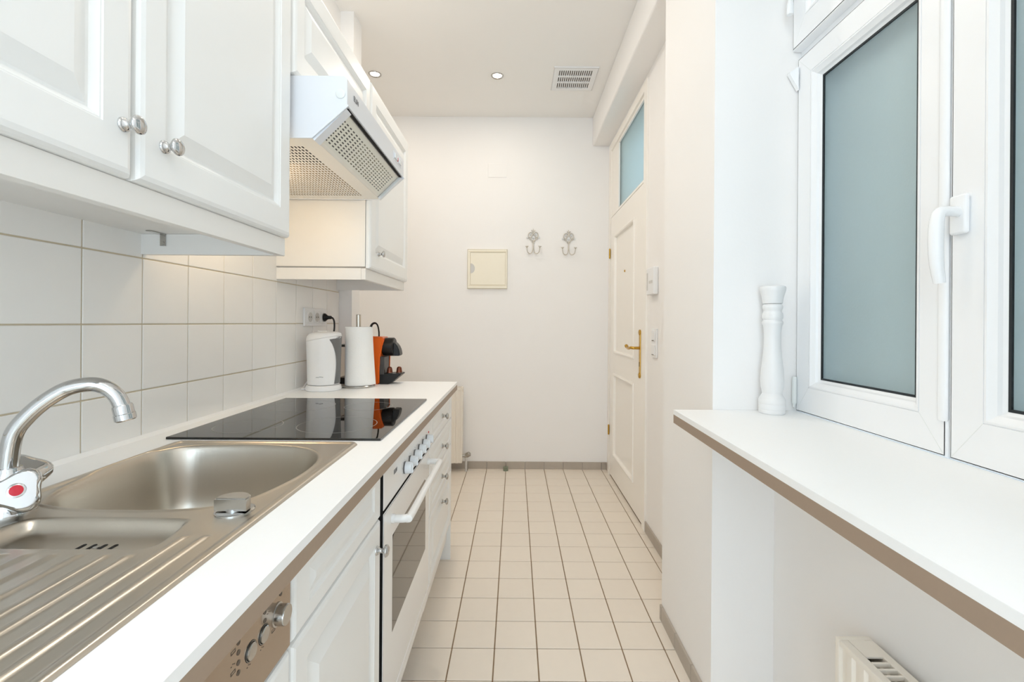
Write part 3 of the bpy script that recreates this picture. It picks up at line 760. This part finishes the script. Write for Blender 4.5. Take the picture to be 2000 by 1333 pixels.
# ================================================================== sink
def build_sink():
    step = 0.0026
    nx = int(round((sx1-sx0)/step)); ny = int(round((sy1-sy0)/step))
    xs = np.linspace(sx0, sx1, nx+1); ys = np.linspace(sy0, sy1, ny+1)
    X, Y = np.meshgrid(xs, ys, indexing='ij')
    # rounded outline
    R = .024; cx, cy = (sx0+sx1)/2, (sy0+sy1)/2; hx, hy = (sx1-sx0)/2, (sy1-sy0)/2
    qx = np.abs(X-cx)-(hx-R); qy = np.abs(Y-cy)-(hy-R)
    corner = (qx > 0) & (qy > 0); rad = np.hypot(np.maximum(qx, 0), np.maximum(qy, 0))
    out = corner & (rad > R); sc = np.where(out, R/np.maximum(rad, 1e-9), 1)
    X = np.where(out, cx+np.sign(X-cx)*(hx-R+qx*sc), X); Y = np.where(out, cy+np.sign(Y-cy)*(hy-R+qy*sc), Y)
    qx = np.abs(X-cx)-(hx-R); qy = np.abs(Y-cy)-(hy-R)
    e = R-np.hypot(np.maximum(qx, 0), np.maximum(qy, 0))-np.minimum(np.maximum(qx, qy), 0)*0 
    e = np.where((qx < 0) & (qy < 0), np.minimum(-qx, -qy)+R, e)
    ss = lambda t: np.clip(t, 0, 1)**2*(3-2*np.clip(t, 0, 1))
    H = 0.0045*ss(e/.004) - 0.0030*ss((e-.011)/.007)
    # bowl outline (plan)
    bp = [(-.752, .742), (-.783, .80), (-.803, .90), (-.807, .97), (-.803, 1.038), (-.772, 1.083), (-.715, 1.103), (-.616, 1.108), (-.512, 1.091), (-.453, 1.055), (-.419, .997), (-.409, .93), (-.412, .87), (-.424, .81), (-.441, .765), (-.478, .737), (-.53, .724), (-.60, .720), (-.68, .724)]
    P = smooth_path([(a, b, 0) for a, b in bp+[bp[0]]], 6)
    P = np.array([(p.x, p.y) for p in P[:-1]])
    def sdf(P, X, Y):
        px, py = X.ravel(), Y.ravel(); dmin = np.full(px.shape, 9.0); ins = np.zeros(px.shape, bool)
        for i in range(len(P)):
            a, b = P[i], P[(i+1) % len(P)]; d = b-a; L = d@d
            tt = np.clip(((px-a[0])*d[0]+(py-a[1])*d[1])/L, 0, 1)
            dmin = np.minimum(dmin, np.hypot(px-a[0]-tt*d[0], py-a[1]-tt*d[1]))
            c = ((a[1] > py) != (b[1] > py)); xi = d[0]*(py-a[1])/(d[1] if abs(d[1]) > 1e-12 else 1e-12)+a[0]
            ins ^= c & (px < xi)
        return np.where(ins, dmin, -dmin).reshape(X.shape)
    d = sdf(P, X, Y)
    dp = np.maximum(d, 0)
    H += 0.0017*np.exp(-((d+.003)/.0028)**2)
    H -= 0.150*(1-np.exp(-(dp/.021)**1.9))
    # small half bowl
    hb_ = [(-.725, .645), (-.722, .672), (-.712, .688), (-.690, .694), (-.60, .695), (-.50, .692), (-.480, .687), (-.474, .672), (-.468, .640), (-.466, .615), (-.475, .602), (-.50, .598), (-.58, .597), (-.68, .597), (-.71, .602), (-.722, .62)]
    Q = smooth_path([(a, b, 0) for a, b in hb_+[hb_[0]]], 5); Q = np.array([(p.x, p.y) for p in Q[:-1]])
    d2 = np.maximum(sdf(Q, X, Y), 0)
    H -= 0.020*(1-np.exp(-(d2/.011)**1.8))
    # drainer ridges
    for k, xr in enumerate((-.732, -.700, -.668, -.636, -.607, -.575, -.542, -.509, -.480, -.447, -.419)):
        ye = .640 if xr > -.45 else .587
        prof = np.clip(1-np.abs(X-xr)/.0075, 0, 1); prof = prof*prof*(3-2*prof)
        H += .0032*prof*ss((ye-Y)/.012)*ss((Y-.235)/.012)
    # tap ledge and the dimple of the plug control
    Z = ZW+.0002+H
    co = np.stack([X, Y, Z], -1).reshape(-1, 3)
    idx = np.arange((nx+1)*(ny+1)).reshape(nx+1, ny+1)
    quads = np.stack([idx[:-1, :-1], idx[1:, :-1], idx[1:, 1:], idx[:-1, 1:]], -1).reshape(-1, 4)
    return co, quads
co, quads = build_sink()
t = thing('sink', 'stainless steel inset sink with large bowl, half bowl and ribbed drainer', 'sink', (-.6, .67, ZW))
me = bpy.data.meshes.new('basin')
me.from_pydata((co - np.array([-.6, .67, ZW])).tolist(), [], quads.tolist())
for p in me.polygons: p.use_smooth = True
me.materials.append(M['steel'])
so = bpy.data.objects.new('basin', me); COL.objects.link(so); so.parent = t; ORIG[so.name] = Vector((-.6, .67, ZW))
for k in range(4):
    bm = new(); c = (-.598 + k*.0147, .6405); n = 8
    dx, dy = .0042, .0165; pts = []
    ang = 0.0
    for s in (1, -1):
        for q in range(n+1):
            a = q*PI/n + (0 if s > 0 else PI)
            lx, ly = .0026*math.cos(a), .0026*math.sin(a) + s*.009
            pts.append((c[0]+lx*math.cos(ang)+ly*math.sin(ang), c[1]-lx*math.sin(ang)+ly*math.cos(ang)))
    prism(bm, pts, ZW-.0196, ZW-.0178, 'z'); obj('drain_slot', bm, M['dark'], t)
bm = new(); lathe(bm, [(.004, 0), (.004, .001), (0, .0016)], (-.576, .643, ZW-.0184), (0, 0, 1), 12); obj('screw', bm, M['nickel'], t)
bm = new(); lathe(bm, [(.043, 0), (.042, .003), (.024, .006), (0, .006)], (-.60, .93, ZW-.1485), (0, 0, 1), 28); obj('waste', bm, M['chrome'], t)
# plug control: flat rosette and D-shaped knob
bm = new(); lathe(bm, [(.028, 0), (.028, .0018), (.025, .003), (0, .003)], (-.432, .722, ZW+.0015), (0, 0, 1), 32); obj('plug_rosette', bm, M['chrome'], t)
bm = new(); pts = [(-.432+.0245*math.cos(a), .717+.0215*math.sin(a)) for a in [k*PI/18 for k in range(19)]] + [(-.4565, .709), (-.4075, .709)]
prism(bm, pts, ZW+.0062, ZW+.0255, 'z'); bmesh.ops.recalc_face_normals(bm, faces=bm.faces)
bmesh.ops.bevel(bm, geom=[e for e in bm.edges if abs(e.verts[0].co.z-e.verts[1].co.z) < 1e-6 and e.verts[0].co.z > ZW+.02], offset=.002, segments=2, affect='EDGES')
lathe(bm, [(.014, .0028), (.014, .0065)], (-.432, .722, ZW+.0015), (0, 0, 1), 20)
obj('plug_knob', bm, M['nickel'], t)

# ================================================================== mixer tap
tc = Vector((-.772, .712, ZW+.0015))
t = thing('mixer_tap', 'chrome mixer tap with a swan neck spout and two handles behind the sink', 'tap', tc)
bm = new(); lathe(bm, [(.033, 0), (.033, .004), (.029, .010), (.0265, .018), (.0255, .034), (.024, .046), (.020, .050), (.0205, .056), (.0165, .064), (.0155, .068)], tc, (0, 0, 1), 36)
tube(bm, [(tc.x-.020, tc.y+.034, tc.z+.036), (tc.x+.026, tc.y-.014, tc.z+.034)], .0165, 20, smooth=False)
obj('body', bm, M['chrome'], t, angle=40)
sd = Vector((.9347, .355, 0))
def sp_pt(u, v):
    r = (u-1006)/F; q = (-.772*-1 + .712*r)/(.9347-.355*r)
    p = tc + sd*q; y = .712+.355*q
    return (p.x, p.y, 1.17-(v-631)/F*y)
path = [(tc.x, tc.y, tc.z+.058), (tc.x, tc.y, .955), (-.7669, .7139, .9933), (-.7534, .7191, 1.0183), (-.7326, .727, 1.0421), (-.7073, .7366, 1.0607), (-.6806, .7467, 1.0665), (-.6627, .7535, 1.0612), (-.6494, .7586, 1.0480), (-.6424, .7612, 1.0320), (-.6405, .762, 1.0230)]
bm = new(); tube(bm, path, .0118, 20, 8); obj('spout', bm, M['chrome'], t, angle=60)
bm = new(); ax = Vector((.0019, .0008, -.0100)).normalized()
lathe(bm, [(.0125, -.002), (.0142, .001), (.0142, .013), (.0150, .014), (.0150, .023), (.013, .025), (.011, .023), (0, .022)], (-.6412, .7617, 1.0300), ax, 24); obj('aerator', bm, M['chrome'], t)
def tap_handle(c, axis, m2, face):
    ax = Vector(axis).normalized(); u = ax.cross(Vector((0, 0, 1))).normalized(); v = u.cross(ax)
    bm = new(); n = 30; rings = []
    for tt, r, am in ((-.022, .017, 0), (-.018, .0225, .06), (-.006, .0265, .13), (.010, .0295, .17), (.019, .0280, .17), (.0235, .0235, .13)):
        rings.append([bm.verts.new(Vector(c)+ax*tt+u*(r*(1+am*math.cos(3*a))*math.cos(a))+v*(r*(1+am*math.cos(3*a))*math.sin(a))) for a in [2*PI*k/n+.5 for k in range(n)]])
    for A, B in zip(rings, rings[1:]): loopquads(bm, A, B)
    bm.faces.new(rings[0][::-1]); bm.faces.new(rings[-1])
    h = obj('handle', bm, M['chrome'], t, angle=45)
    bm = new(); lathe(bm, [(.0105, 0), (.0105, .0012), (.008, .0022), (0, .0026)], Vector(c)+ax*.0233, ax, 24); obj('marker_ring', bm, M['chrome'], h)
    bm = new(); lathe(bm, [(.0082, .0010), (.0075, .0027), (0, .0034)], Vector(c)+ax*.0233, ax, 24); obj(m2, bm, M[face], h)
tap_handle((tc.x+.036, tc.y-.020, tc.z+.038), (.62, -.70, .34), 'hot_marker', 'red')
tap_handle((tc.x-.026, tc.y+.044, tc.z+.040), (-.40, .82, .34), 'cold_marker', 'bluewht')

# ================================================================== ceramic hob
t = thing('ceramic_hob', 'black glass ceramic hob set into the worktop', 'hob', (-.6, 1.46, ZW))
bm = new(); box(bm, -.866, -.332, 1.157, 1.763, ZW+.0004, ZW+.0062, .0014, 2); g = obj('glass_plate', bm, M['glassblk'], t)
for (cx, cy, r) in ((-.497, 1.312, .106), (-.735, 1.290, .086), (-.500, 1.600, .080), (-.728, 1.600, .106)):
    bm = new(); n = 56
    L = [[bm.verts.new((cx+q*math.cos(2*PI*k/n), cy+q*math.sin(2*PI*k/n), ZW+z)) for k in range(n)] for q, z in ((r-.0012, .0060), (r-.0012, .00635), (r+.0012, .00635), (r+.0012, .0060))]
    for A, B in zip(L, L[1:]): loopquads(bm, A, B)
    obj('cooking_zone_ring', bm, M['ring'], t)

# ================================================================== base units
XB = -0.331; XFB = -0.311
mpb = lambda a, b, h: (XFB+h, a, b)
def front(name, y0, y1, z0, z1, parent, fr=.045, frz=.045, prof=CABPROF, panel=True):
    bm = new(); panel_front(bm, mpb, y0, y1, z0, z1, [(y0+fr, y1-fr, z0+frz, z1-frz)] if panel else [], prof, thick=.0195, e=.008)
    return obj(name, bm, M['cab'], parent, angle=14)
SMALL = [(0, 0), (.003, -.003), (.007, -.0045), (.010, -.0045), (.020, -.001), (.024, 0)]
# dishwasher
t = thing('dishwasher', 'built-in dishwasher with brown steel control panel below the drainer', 'dishwasher', (-.6, .35, .10))
bm = new(); box(bm, -.90, XB, .056, .654, .10, .66); box(bm, -.358, XB, .056, .654, .66, .8345); obj('casing', bm, M['carc'], t)
bm = new(); box(bm, XB, XFB-.001, .058, .6535, .7155, .8345, .0015, 1); cp = obj('control_panel', bm, M['panelst'], t)
front('door_panel', .058, .6535, .185, .709, t)
X0 = XFB-.001
bm = new(); lathe(bm, [(.0150, 0), (.0150, .0015), (.0132, .0022), (.0132, .012), (.0125, .014), (0, .014)], (X0, .616, .782), (1, 0, 0), 28); obj('rotary_knob', bm, M['nickel'], cp)
for (y, z) in ((.5835, .7775), (.555, .7765)):
    bm = new(); lathe(bm, [(.0112, 0), (.0112, .0006), (.0096, .0006), (.0096, .0025), (.0085, .0032), (0, .0032)], (X0, y, z), (1, 0, 0), 24); b = obj('push_button', bm, M['nickel'], cp)
    bm = new(); lathe(bm, [(.0118, -.0002), (.0118, .0004), (.0100, .0007)], (X0, y, z), (1, 0, 0), 24); obj('button_ring', bm, M['dark'], cp)
for (y, z) in ((.6255, .804), (.586, .804), (.586, .793), (.530, .804), (.530, .7926), (.530, .781), (.530, .7695)):
    bm = new(); lathe(bm, [(.0030, 0), (.0030, .0006), (.0017, .0006), (.0014, .0002), (0, .0002)], (X0, y, z), (1, 0, 0), 14); obj('indicator_light', bm, M['print_'], cp)
bm = new()
def symbol(y, z, k):
    s = .0042
    if k == 0:
        box(bm, X0, X0+.0003, y-s, y+s, z-.0004, z+.0004); box(bm, X0, X0+.0003, y-s, y+s, z+.0028, z+.0034)
        box(bm, X0, X0+.0003, y-s, y-s+.0007, z, z+.003); box(bm, X0, X0+.0003, y+s-.0007, y+s, z, z+.003)
    else:
        for q in range(3): box(bm, X0, X0+.0003, y-s+q*.003, y-s+q*.003+.0016, z-.002+(q % 2)*.0016, z-.0012+(q % 2)*.0016)
symbol(.607, .7655, 0); symbol(.580, .764, 1); symbol(.551, .7635, 1)
for k, z in enumerate((.7985, .787, .7755, .764)): symbol(.520, z, k % 2)
symbol(.5955, .799, 1)
obj('printed_symbols', bm, M['print_'], cp, kind='stuff')
# narrow base cabinet
t = thing('base_cabinet', 'narrow white base cabinet with one drawer and door beside the oven', 'base cabinet', (-.6, .88, .10))
bm = new(); box(bm, -.90, XB, .658, 1.092, .10, .66); box(bm, -.358, XB, .658, 1.092, .66, .8345); obj('carcass', bm, M['carc'], t)
front('drawer_front', .661, 1.092, .713, .830, t, .05, .03, SMALL)
d = front('door', .661, 1.092, .185, .707, t)
knob(XFB, 1.058, .650, d)
# oven
t = thing('oven', 'white built-in oven with a row of knobs and bar handle below the hob', 'oven', (-.6, 1.41, .10))
bm = new(); box(bm, -.88, XB-.008, 1.108, 1.712, .10, .833); obj('casing', bm, M['dark'], t)
bm = new(); box(bm, XB-.008, XFB, 1.114, 1.711, .716, .8335, .003, 2); cp = obj('control_panel', bm, M['enamel'], t)
for k in range(6):
    y = 1.322+k*.0655
    r = .0155 if k else .0172
    bm = new(); lathe(bm, [(r*1.0, 0), (r*1.0, .004)], (XFB, y, .757), (1, 0, 0), 24); kb = obj('knob_base', bm, M['dgrey'], cp)
    bm = new(); lathe(bm, [(r*.98, .004), (r, .006), (r*.93, .020), (r*.85, .022), (0, .022)], (XFB, y, .757), (1, 0, 0), 24)
    box(bm, XFB+.019, XFB+.025, y-.003, y+.003, .757-r*.84, .757+r*.84, .001, 1)
    kn = obj('knob', bm, M['bluewht'], cp)
    bm = new()
    for q in range(7):
        a = math.radians(-210+q*40); yy, zz = y+.0225*math.cos(a), .757-.0225*math.sin(a)*1.0
        box(bm, XFB-.0002, XFB+.0003, yy-.0007, yy+.0007, zz-.0012, zz+.0012)
    obj('dial_marks', bm, M['logo'], cp, kind='stuff')
bm = new(); lathe(bm, [(.0035, 0), (.0035, .0015), (0, .003)], (XFB, 1.688, .772), (1, 0, 0), 12); obj('indicator_light', bm, M['red'], cp)
lettering('brand_lettering', 'ELIN', .016, (XFB+.0002, 1.205, .775), (0, 1, 0), (0, 0, 1), M['logo'], cp)
oy0, oy1, oz0, oz1 = 1.114, 1.708, .207, .7085
wy0, wy1, wz0, wz1 = 1.198, 1.640, .372, .622
bm = new(); panel_front(bm, mpb, oy0, oy1, oz0, oz1, [(wy0, wy1, wz0, wz1)], [(0, 0), (0, -.004)], .022, .003, fill=True)
dd = obj('oven_door', bm, M['enamel'], t)
bm = new(); box(bm, XFB-.024, XFB-.0015, 1.1125, 1.1142, .166, .8335); obj('side_trim', bm, M['dark'], t)
bm = new(); box(bm, XFB-.024, XFB-.0015, 1.1142, 1.708, .7082, .7098); obj('door_seal', bm, M['dark'], t)
# window glass with cut corners
bm = new(); c = .018
pts = [(wy0+c, wz1), (wy0+c*.3, wz1-c*.3), (wy0, wz1-c), (wy0, wz0), (wy1, wz0), (wy1, wz1-c), (wy1-c*.3, wz1-c*.3), (wy1-c, wz1)]
prism(bm, pts, XFB-.0042, XFB+.0003, 'x'); obj('oven_window', bm, M['ovglass'], dd)
bm = new(); hx = XFB+.043; hz = .667
tube(bm, [(XFB, 1.192, hz), (hx-.016, 1.192, hz), (hx-.005, 1.197, hz), (hx, 1.213, hz), (hx, 1.44, hz), (hx, 1.662, hz), (hx-.005, 1.678, hz), (hx-.016, 1.683, hz), (XFB, 1.683, hz)], .0102, 16, 6)
for y in (1.192, 1.683): lathe(bm, [(.0118, 0), (.0118, .006), (.0105, .008)], (XFB, y, hz), (1, 0, 0), 18)
obj('bar_handle', bm, M['enamel'], dd, angle=50)
bm = new(); box(bm, XB-.006, XFB, 1.118, 1.708, .166, .203, .002, 1); obj('lower_strip', bm, M['enamel'], t)
# drawer unit with the end panel
t = thing('drawer_cabinet', 'white base cabinet with four drawers at the end of the worktop', 'base cabinet', (-.6, 2.02, .10))
bm = new(); box(bm, -.90, XB, 1.718, 2.294, .10, .8345); obj('carcass', bm, M['carc'], t)
for (z0, z1, kz) in ((.704, .830, .766), (.575, .700, .637), (.446, .571, .506), (.185, .442, .398)):
    d = front('drawer', 1.721, 2.292, z0, z1, t, .045, .028, SMALL if z0 > .3 else CABPROF)
    knob(XFB, 2.008, kz, d, M['nickel'])
bm = new(); box(bm, -.90, XFB-.001, 2.296, 2.314, .0, .8345, .001, 1); obj('end_panel', bm, M['cab'], t)
bm = new(); box(bm, -.42, -.404, .05, 2.295, 0.0, .0995); 
tag(obj('plinth', bm, M['carc']), 'white recessed plinth board under the base units', 'plinth')

# ================================================================== things on the worktop
# kettle
KX, KY, KZ = -.828, 2.02, ZW
t = thing('kettle', 'white electric kettle with dark grey grip standing by the hob', 'kettle', (KX, KY, KZ))
def kring(bm, z, a, b, slope=0.0, off=0.0, n=40):
    return [bm.verts.new((KX+off+a*math.cos(2*PI*k/n), KY+b*math.sin(2*PI*k/n), KZ+z+slope*math.cos(2*PI*k/n)*a/.07)) for k in range(n)]
bm = new(); lathe(bm, [(.070, 0), (.074, .003), (.074, .010), (.071, .020), (.066, .024), (0, .024)], (KX, KY, KZ), (0, 0, 1), 40, 1.0, 1.0); obj('power_base', bm, M['white'], t)
bm = new()
prof = [(.026, .064, .062, 0), (.030, .066, .064, 0), (.09, .068, .066, .001), (.15, .0695, .067, .004), (.20, .0715, .068, .010), (.222, .0725, .068, .014)]
L = [kring(bm, z, a, b, s) for z, a, b, s in prof]
for A, B in zip(L, L[1:]): loopquads(bm, A, B)
bm.faces.new(L[0][::-1]); bm.faces.new(L[-1]); kb = obj('jug', bm, M['white'], t, angle=60)
bm = new()
prof = [(.2228, .0722, .0678, .014), (.230, .0722, .067, .012), (.240, .069, .064, .008), (.247, .060, .056, .005), (.251, .045, .042, .003), (.253, .02, .02, .001)]
L = [kring(bm, z, a, b, s) for z, a, b, s in prof]
for A, B in zip(L, L[1:]): loopquads(bm, A, B)
bm.faces.new(L[0][::-1]); bm.faces.new(L[-1]); obj('lid', bm, M['white'], t, angle=60)
bm = new(); box(bm, KX-.025, KX+.02, KY-.012, KY+.012, KZ+.251, KZ+.256, .002, 2); obj('lid_grip', bm, M['white'], t)
bm = new(); rows = []
for q in range(13):
    z = .030+q*(.232-.030)/12; f = (z-.026)/.2
    zz = (.026, .030, .09, .15, .20, .222, .24); a = float(np.interp(z, zz, (.064, .066, .068, .0695, .0715, .0725, .0725)))+.0012; b = float(np.interp(z, zz, (.062, .064, .066, .067, .068, .068, .068)))+.0012; th0 = -62+30*math.sin(min(1, q/12*1.15)*PI)**.8 if q < 12 else -60
    th0 = -30 + 8*math.sin(q/12*PI) - 34*(q/12)**4
    if q == 12: th0 = -18
    th = [math.radians(th0+(46-th0)*k/9) for k in range(10)]
    s = .010*max(0, (q-8)/4)
    rows.append([bm.verts.new((KX+a*math.cos(x), KY+b*math.sin(x), KZ+z+s*math.cos(x)-(.010 if q == 12 else 0))) for x in th])
for A, B in zip(rows, rows[1:]):
    for k in range(9): bm.faces.new((A[k], A[k+1], B[k+1], B[k]))
r = bmesh.ops.solidify(bm, geom=list(bm.faces), thickness=.0012)
obj('grip_panel', bm, M['dgrey'], t, angle=60)
bm = new(); ym = KY-.0672
for (x, z, wd) in ((-.006, .060, .012), (.008, .062, .010), (.018, .0605, .006)): 
    yy = KY - .0662*math.sqrt(max(0, 1-((x)/.0685)**2)) - .0006
    box(bm, KX+x, KX+x+wd, yy-.0004, yy+.0012, KZ+z, KZ+z+.0014)
obj('maker_mark', bm, M['logo'], t)
bm = new(); tube(bm, [(KX-.070, KY-.01, KZ+.006), (KX-.085, KY-.02, KZ+.0045), (KX-.094, KY+.01, KZ+.0045), (KX-.088, KY+.05, KZ+.03), (KX-.078, KY+.08, KZ+.012), (KX-.06, KY+.10, KZ+.0045)], .0036, 10, 6); obj('cord', bm, M['white'], t, angle=60)

# paper towel stand and roll
PX, PY = -.713, 2.122
t = thing('paper_towel_stand', 'steel paper towel stand with round base beside the kettle', 'paper towel holder', (PX, PY, ZW))
bm = new(); lathe(bm, [(.074, 0), (.075, .002), (.075, .007), (.071, .010), (0, .010)], (PX, PY, ZW), (0, 0, 1), 44); obj('base', bm, M['nickel'], t)
bm = new(); lathe(bm, [(.0105, .010), (.0105, .327), (.009, .329), (0, .329)], (PX, PY, ZW), (0, 0, 1), 24); obj('rod', bm, M['steel'], t)
t = thing('paper_towel_roll', 'white paper towel roll on the steel stand with a loose sheet', 'paper towel roll', (PX, PY, ZW+.0102))
bm = new(); n = 48; z0, z1 = ZW+.0104, ZW+.273
L = [[bm.verts.new((PX+r*math.cos(2*PI*k/n), PY+r*math.sin(2*PI*k/n), z)) for k in range(n)] for r, z in ((.020, z0), (.0565, z0), (.0575, z0+.002), (.0575, z1-.002), (.0565, z1), (.020, z1), (.0195, z1-.05), (.0195, z0+.0005), (.020, z0))]
for A, B in zip(L, L[1:]): loopquads(bm, A, B)
obj('roll', bm, M['paper'], t, angle=50)
bm = new(); rows = []
for q in range(9):
    f = q/8; z = z0+.001+(z1-z0-.004)*f
    row = []
    for k in range(10):
        g = k/9
        ang = math.radians(-80+88*g); rr = .0582+.016*(g**2)*(1-f)**1.2+.004*g
        row.append(bm.verts.new((PX+rr*math.cos(ang), PY+rr*math.sin(ang), z)))
    rows.append(row)
for A, B in zip(rows, rows[1:]):
    for k in range(9): bm.faces.new((A[k], A[k+1], B[k+1], B[k]))
bmesh.ops.solidify(bm, geom=list(bm.faces), thickness=.0008)
obj('loose_sheet', bm, M['paper'], t, angle=60)

# coffee machine, seen from its side, facing right
CY = 2.255; c0, c1 = CY-.050, CY+.050
t = thing('coffee_machine', 'orange and black capsule coffee machine at the far end of the worktop', 'coffee machine', (-.70, CY, ZW))
bm = new()
prism(bm, [(-.765, ZW), (-.642, ZW), (-.641, ZW+.075), (-.637, ZW+.145), (-.621, ZW+.212), (-.622, ZW+.222), (-.640, ZW+.226), (-.775, ZW+.226)], c0, c1)
bmesh.ops.recalc_face_normals(bm, faces=bm.faces); bmesh.ops.bevel(bm, geom=list(bm.edges), offset=.006, segments=3, affect='EDGES')
obj('body_shell', bm, M['orange'], t)
bm = new(); prism(bm, [(-.6425, ZW+.046), (-.6200, ZW+.046), (-.6190, ZW+.128), (-.6395, ZW+.132)], c0+.006, c1-.007); obj('outlet_back', bm, M['charc'], t)
bm = new(); prism(bm, [(-.634, ZW+.048), (-.617, ZW+.048), (-.6155, ZW+.128), (-.622, ZW+.136), (-.634, ZW+.136)], c1-.006, c1); obj('cheek', bm, M['orange'], t)
bm = new(); lathe(bm, [(.040, 0), (.0435, .006), (.0435, .050), (.040, .054), (0, .054)], (-.6345, CY, ZW+.176), (1, 0, 0), 32, 1.0, 1.05); obj('brew_head', bm, M['black'], t)
bm = new()
pts = [(-.581, ZW+.134), (-.550, ZW+.134), (-.551, ZW+.152), (-.557, ZW+.172), (-.567, ZW+.189), (-.580, ZW+.200)]
prism(bm, pts, CY-.030, CY+.030); bmesh.ops.recalc_face_normals(bm, faces=bm.faces); bmesh.ops.bevel(bm, geom=list(bm.edges), offset=.004, segments=2, affect='EDGES'); obj('outlet_cowl', bm, M['black'], t)
bm = new(); prism(bm, [(-.642, ZW), (-.600, ZW), (-.588, ZW+.006), (-.540, ZW+.046), (-.541, ZW+.050), (-.552, ZW+.051), (-.642, ZW+.049)], c0+.004, c1-.004)
bmesh.ops.recalc_face_normals(bm, faces=bm.faces); bmesh.ops.bevel(bm, geom=list(bm.edges), offset=.0025, segments=2, affect='EDGES'); obj('drip_tray', bm, M['black'], t)
bm = new(); tube(bm, [(-.702, CY-.01, ZW+.222), (-.700, CY-.01, ZW+.250), (-.690, CY-.01, ZW+.282), (-.674, CY-.01, ZW+.290), (-.662, CY-.01, ZW+.278), (-.656, CY-.01, ZW+.250), (-.655, CY-.01, ZW+.222)], .0062, 10, 6, .5); obj('lever', bm, M['black'], t, angle=60)
bm = new(); box(bm, -.845, -.766, c0+.002, c1-.002, ZW, ZW+.030, .004, 2); obj('tank_base', bm, M['black'], t)
bm = new(); box(bm, -.843, -.778, c0+.004, c1-.004, ZW+.0305, ZW+.176, .006, 2); obj('water_tank', bm, M['clear'], t)
bm = new(); box(bm, -.845, -.772, c0+.002, c1-.002, ZW+.1765, ZW+.187, .003, 2); obj('tank_lid', bm, M['black'], t)
def capsule(x, y, label, src=None):
    if src is None:
        t = thing('coffee_capsule', label, 'coffee capsule', (x, y, ZW+.0512), 'coffee capsules on the drip tray')
        c = (x, y, ZW+.0512)
        bm = new(); lathe(bm, [(.0148, .0012), (.0142, .003), (.0118, .020), (.0105, .0245), (.0070, .0282), (.0035, .0292), (0, .0288)], c, (0, 0, 1), 24); obj('cup', bm, M['capsule'], t, angle=40)
        bm = new(); lathe(bm, [(.0168, 0), (.0172, .0006), (.0168, .0013), (0, .0013)], c, (0, 0, 1), 24); obj('rim', bm, M['nickel'], t)
        return t
    c = copy_tree(src); c.location = (x, y, ZW+.0512); c['label'] = label
k0 = capsule(-.602, CY-.012, 'brown coffee capsule nearer the orange machine body')
capsule(-.560, CY+.004, 'brown coffee capsule at the front tip of the drip tray', k0)

# triple socket and the plugged cable
t = thing('wall_socket', 'white triple wall socket on the tiled wall above the kettle', 'socket', (XT, 2.172, 1.15))
so_ys = (2.098, 2.172, 2.246)
bm = new(); box(bm, XT, XT+.010, 2.052, 2.292, 1.148, 1.231, .003, 2); obj('plate', bm, M['white'], t)
for y in so_ys:
    bm = new(); n = 28
    box(bm, XT+.0095, XT+.0125, y-.030, y+.030, 1.161, 1.218, .001, 1)
    s_ = obj('socket_insert', bm, M['white'], t)
    bm = new()
    L = [[bm.verts.new((XT+x, y+r*math.cos(2*PI*k/n), 1.1895+r*math.sin(2*PI*k/n))) for k in range(n)] for r, x in ((.0215, .0126), (.0212, .0142), (.0200, .0142), (.0190, .0128))]
    for A, B in zip(L, L[1:]): loopquads(bm, A, B)
    bm.faces.new(L[-1]); obj('socket_well', bm, M['greyp'], s_)
    if y < 2.2:
        for q in (-.0095, .0095):
            bm = new(); lathe(bm, [(.003, 0), (.003, .0005), (0, .0005)], (XT+.0129, y+q, 1.1895), (1, 0, 0), 12); obj('contact_hole', bm, M['dark'], s_)
t = thing('power_plug', 'black power plug with curved cable in the triple socket', 'plug', (XT+.0145, 2.246, 1.1895))
bm = new(); lathe(bm, [(.0185, 0), (.0195, .002), (.0195, .006), (.015, .011), (.0095, .018), (.0085, .022), (.0080, .034), (.006, .036)], (XT+.0145, 2.246, 1.1895), (1, 0, 0), 24); obj('plug_body', bm, M['black'], t)
bm = new(); tube(bm, [(XT+.046, 2.246, 1.1895), (XT+.056, 2.246, 1.186), (XT+.063, 2.246, 1.170), (XT+.065, 2.244, 1.14), (XT+.063, 2.238, 1.10), (XT+.060, 2.230, 1.00), (XT+.055, 2.222, .92), (XT+.050, 2.20, .8785), (XT+.035, 2.17, .8785)], .0042, 10, 6); obj('cable', bm, M['black'], t, angle=60)

bpy.context.view_layer.update()
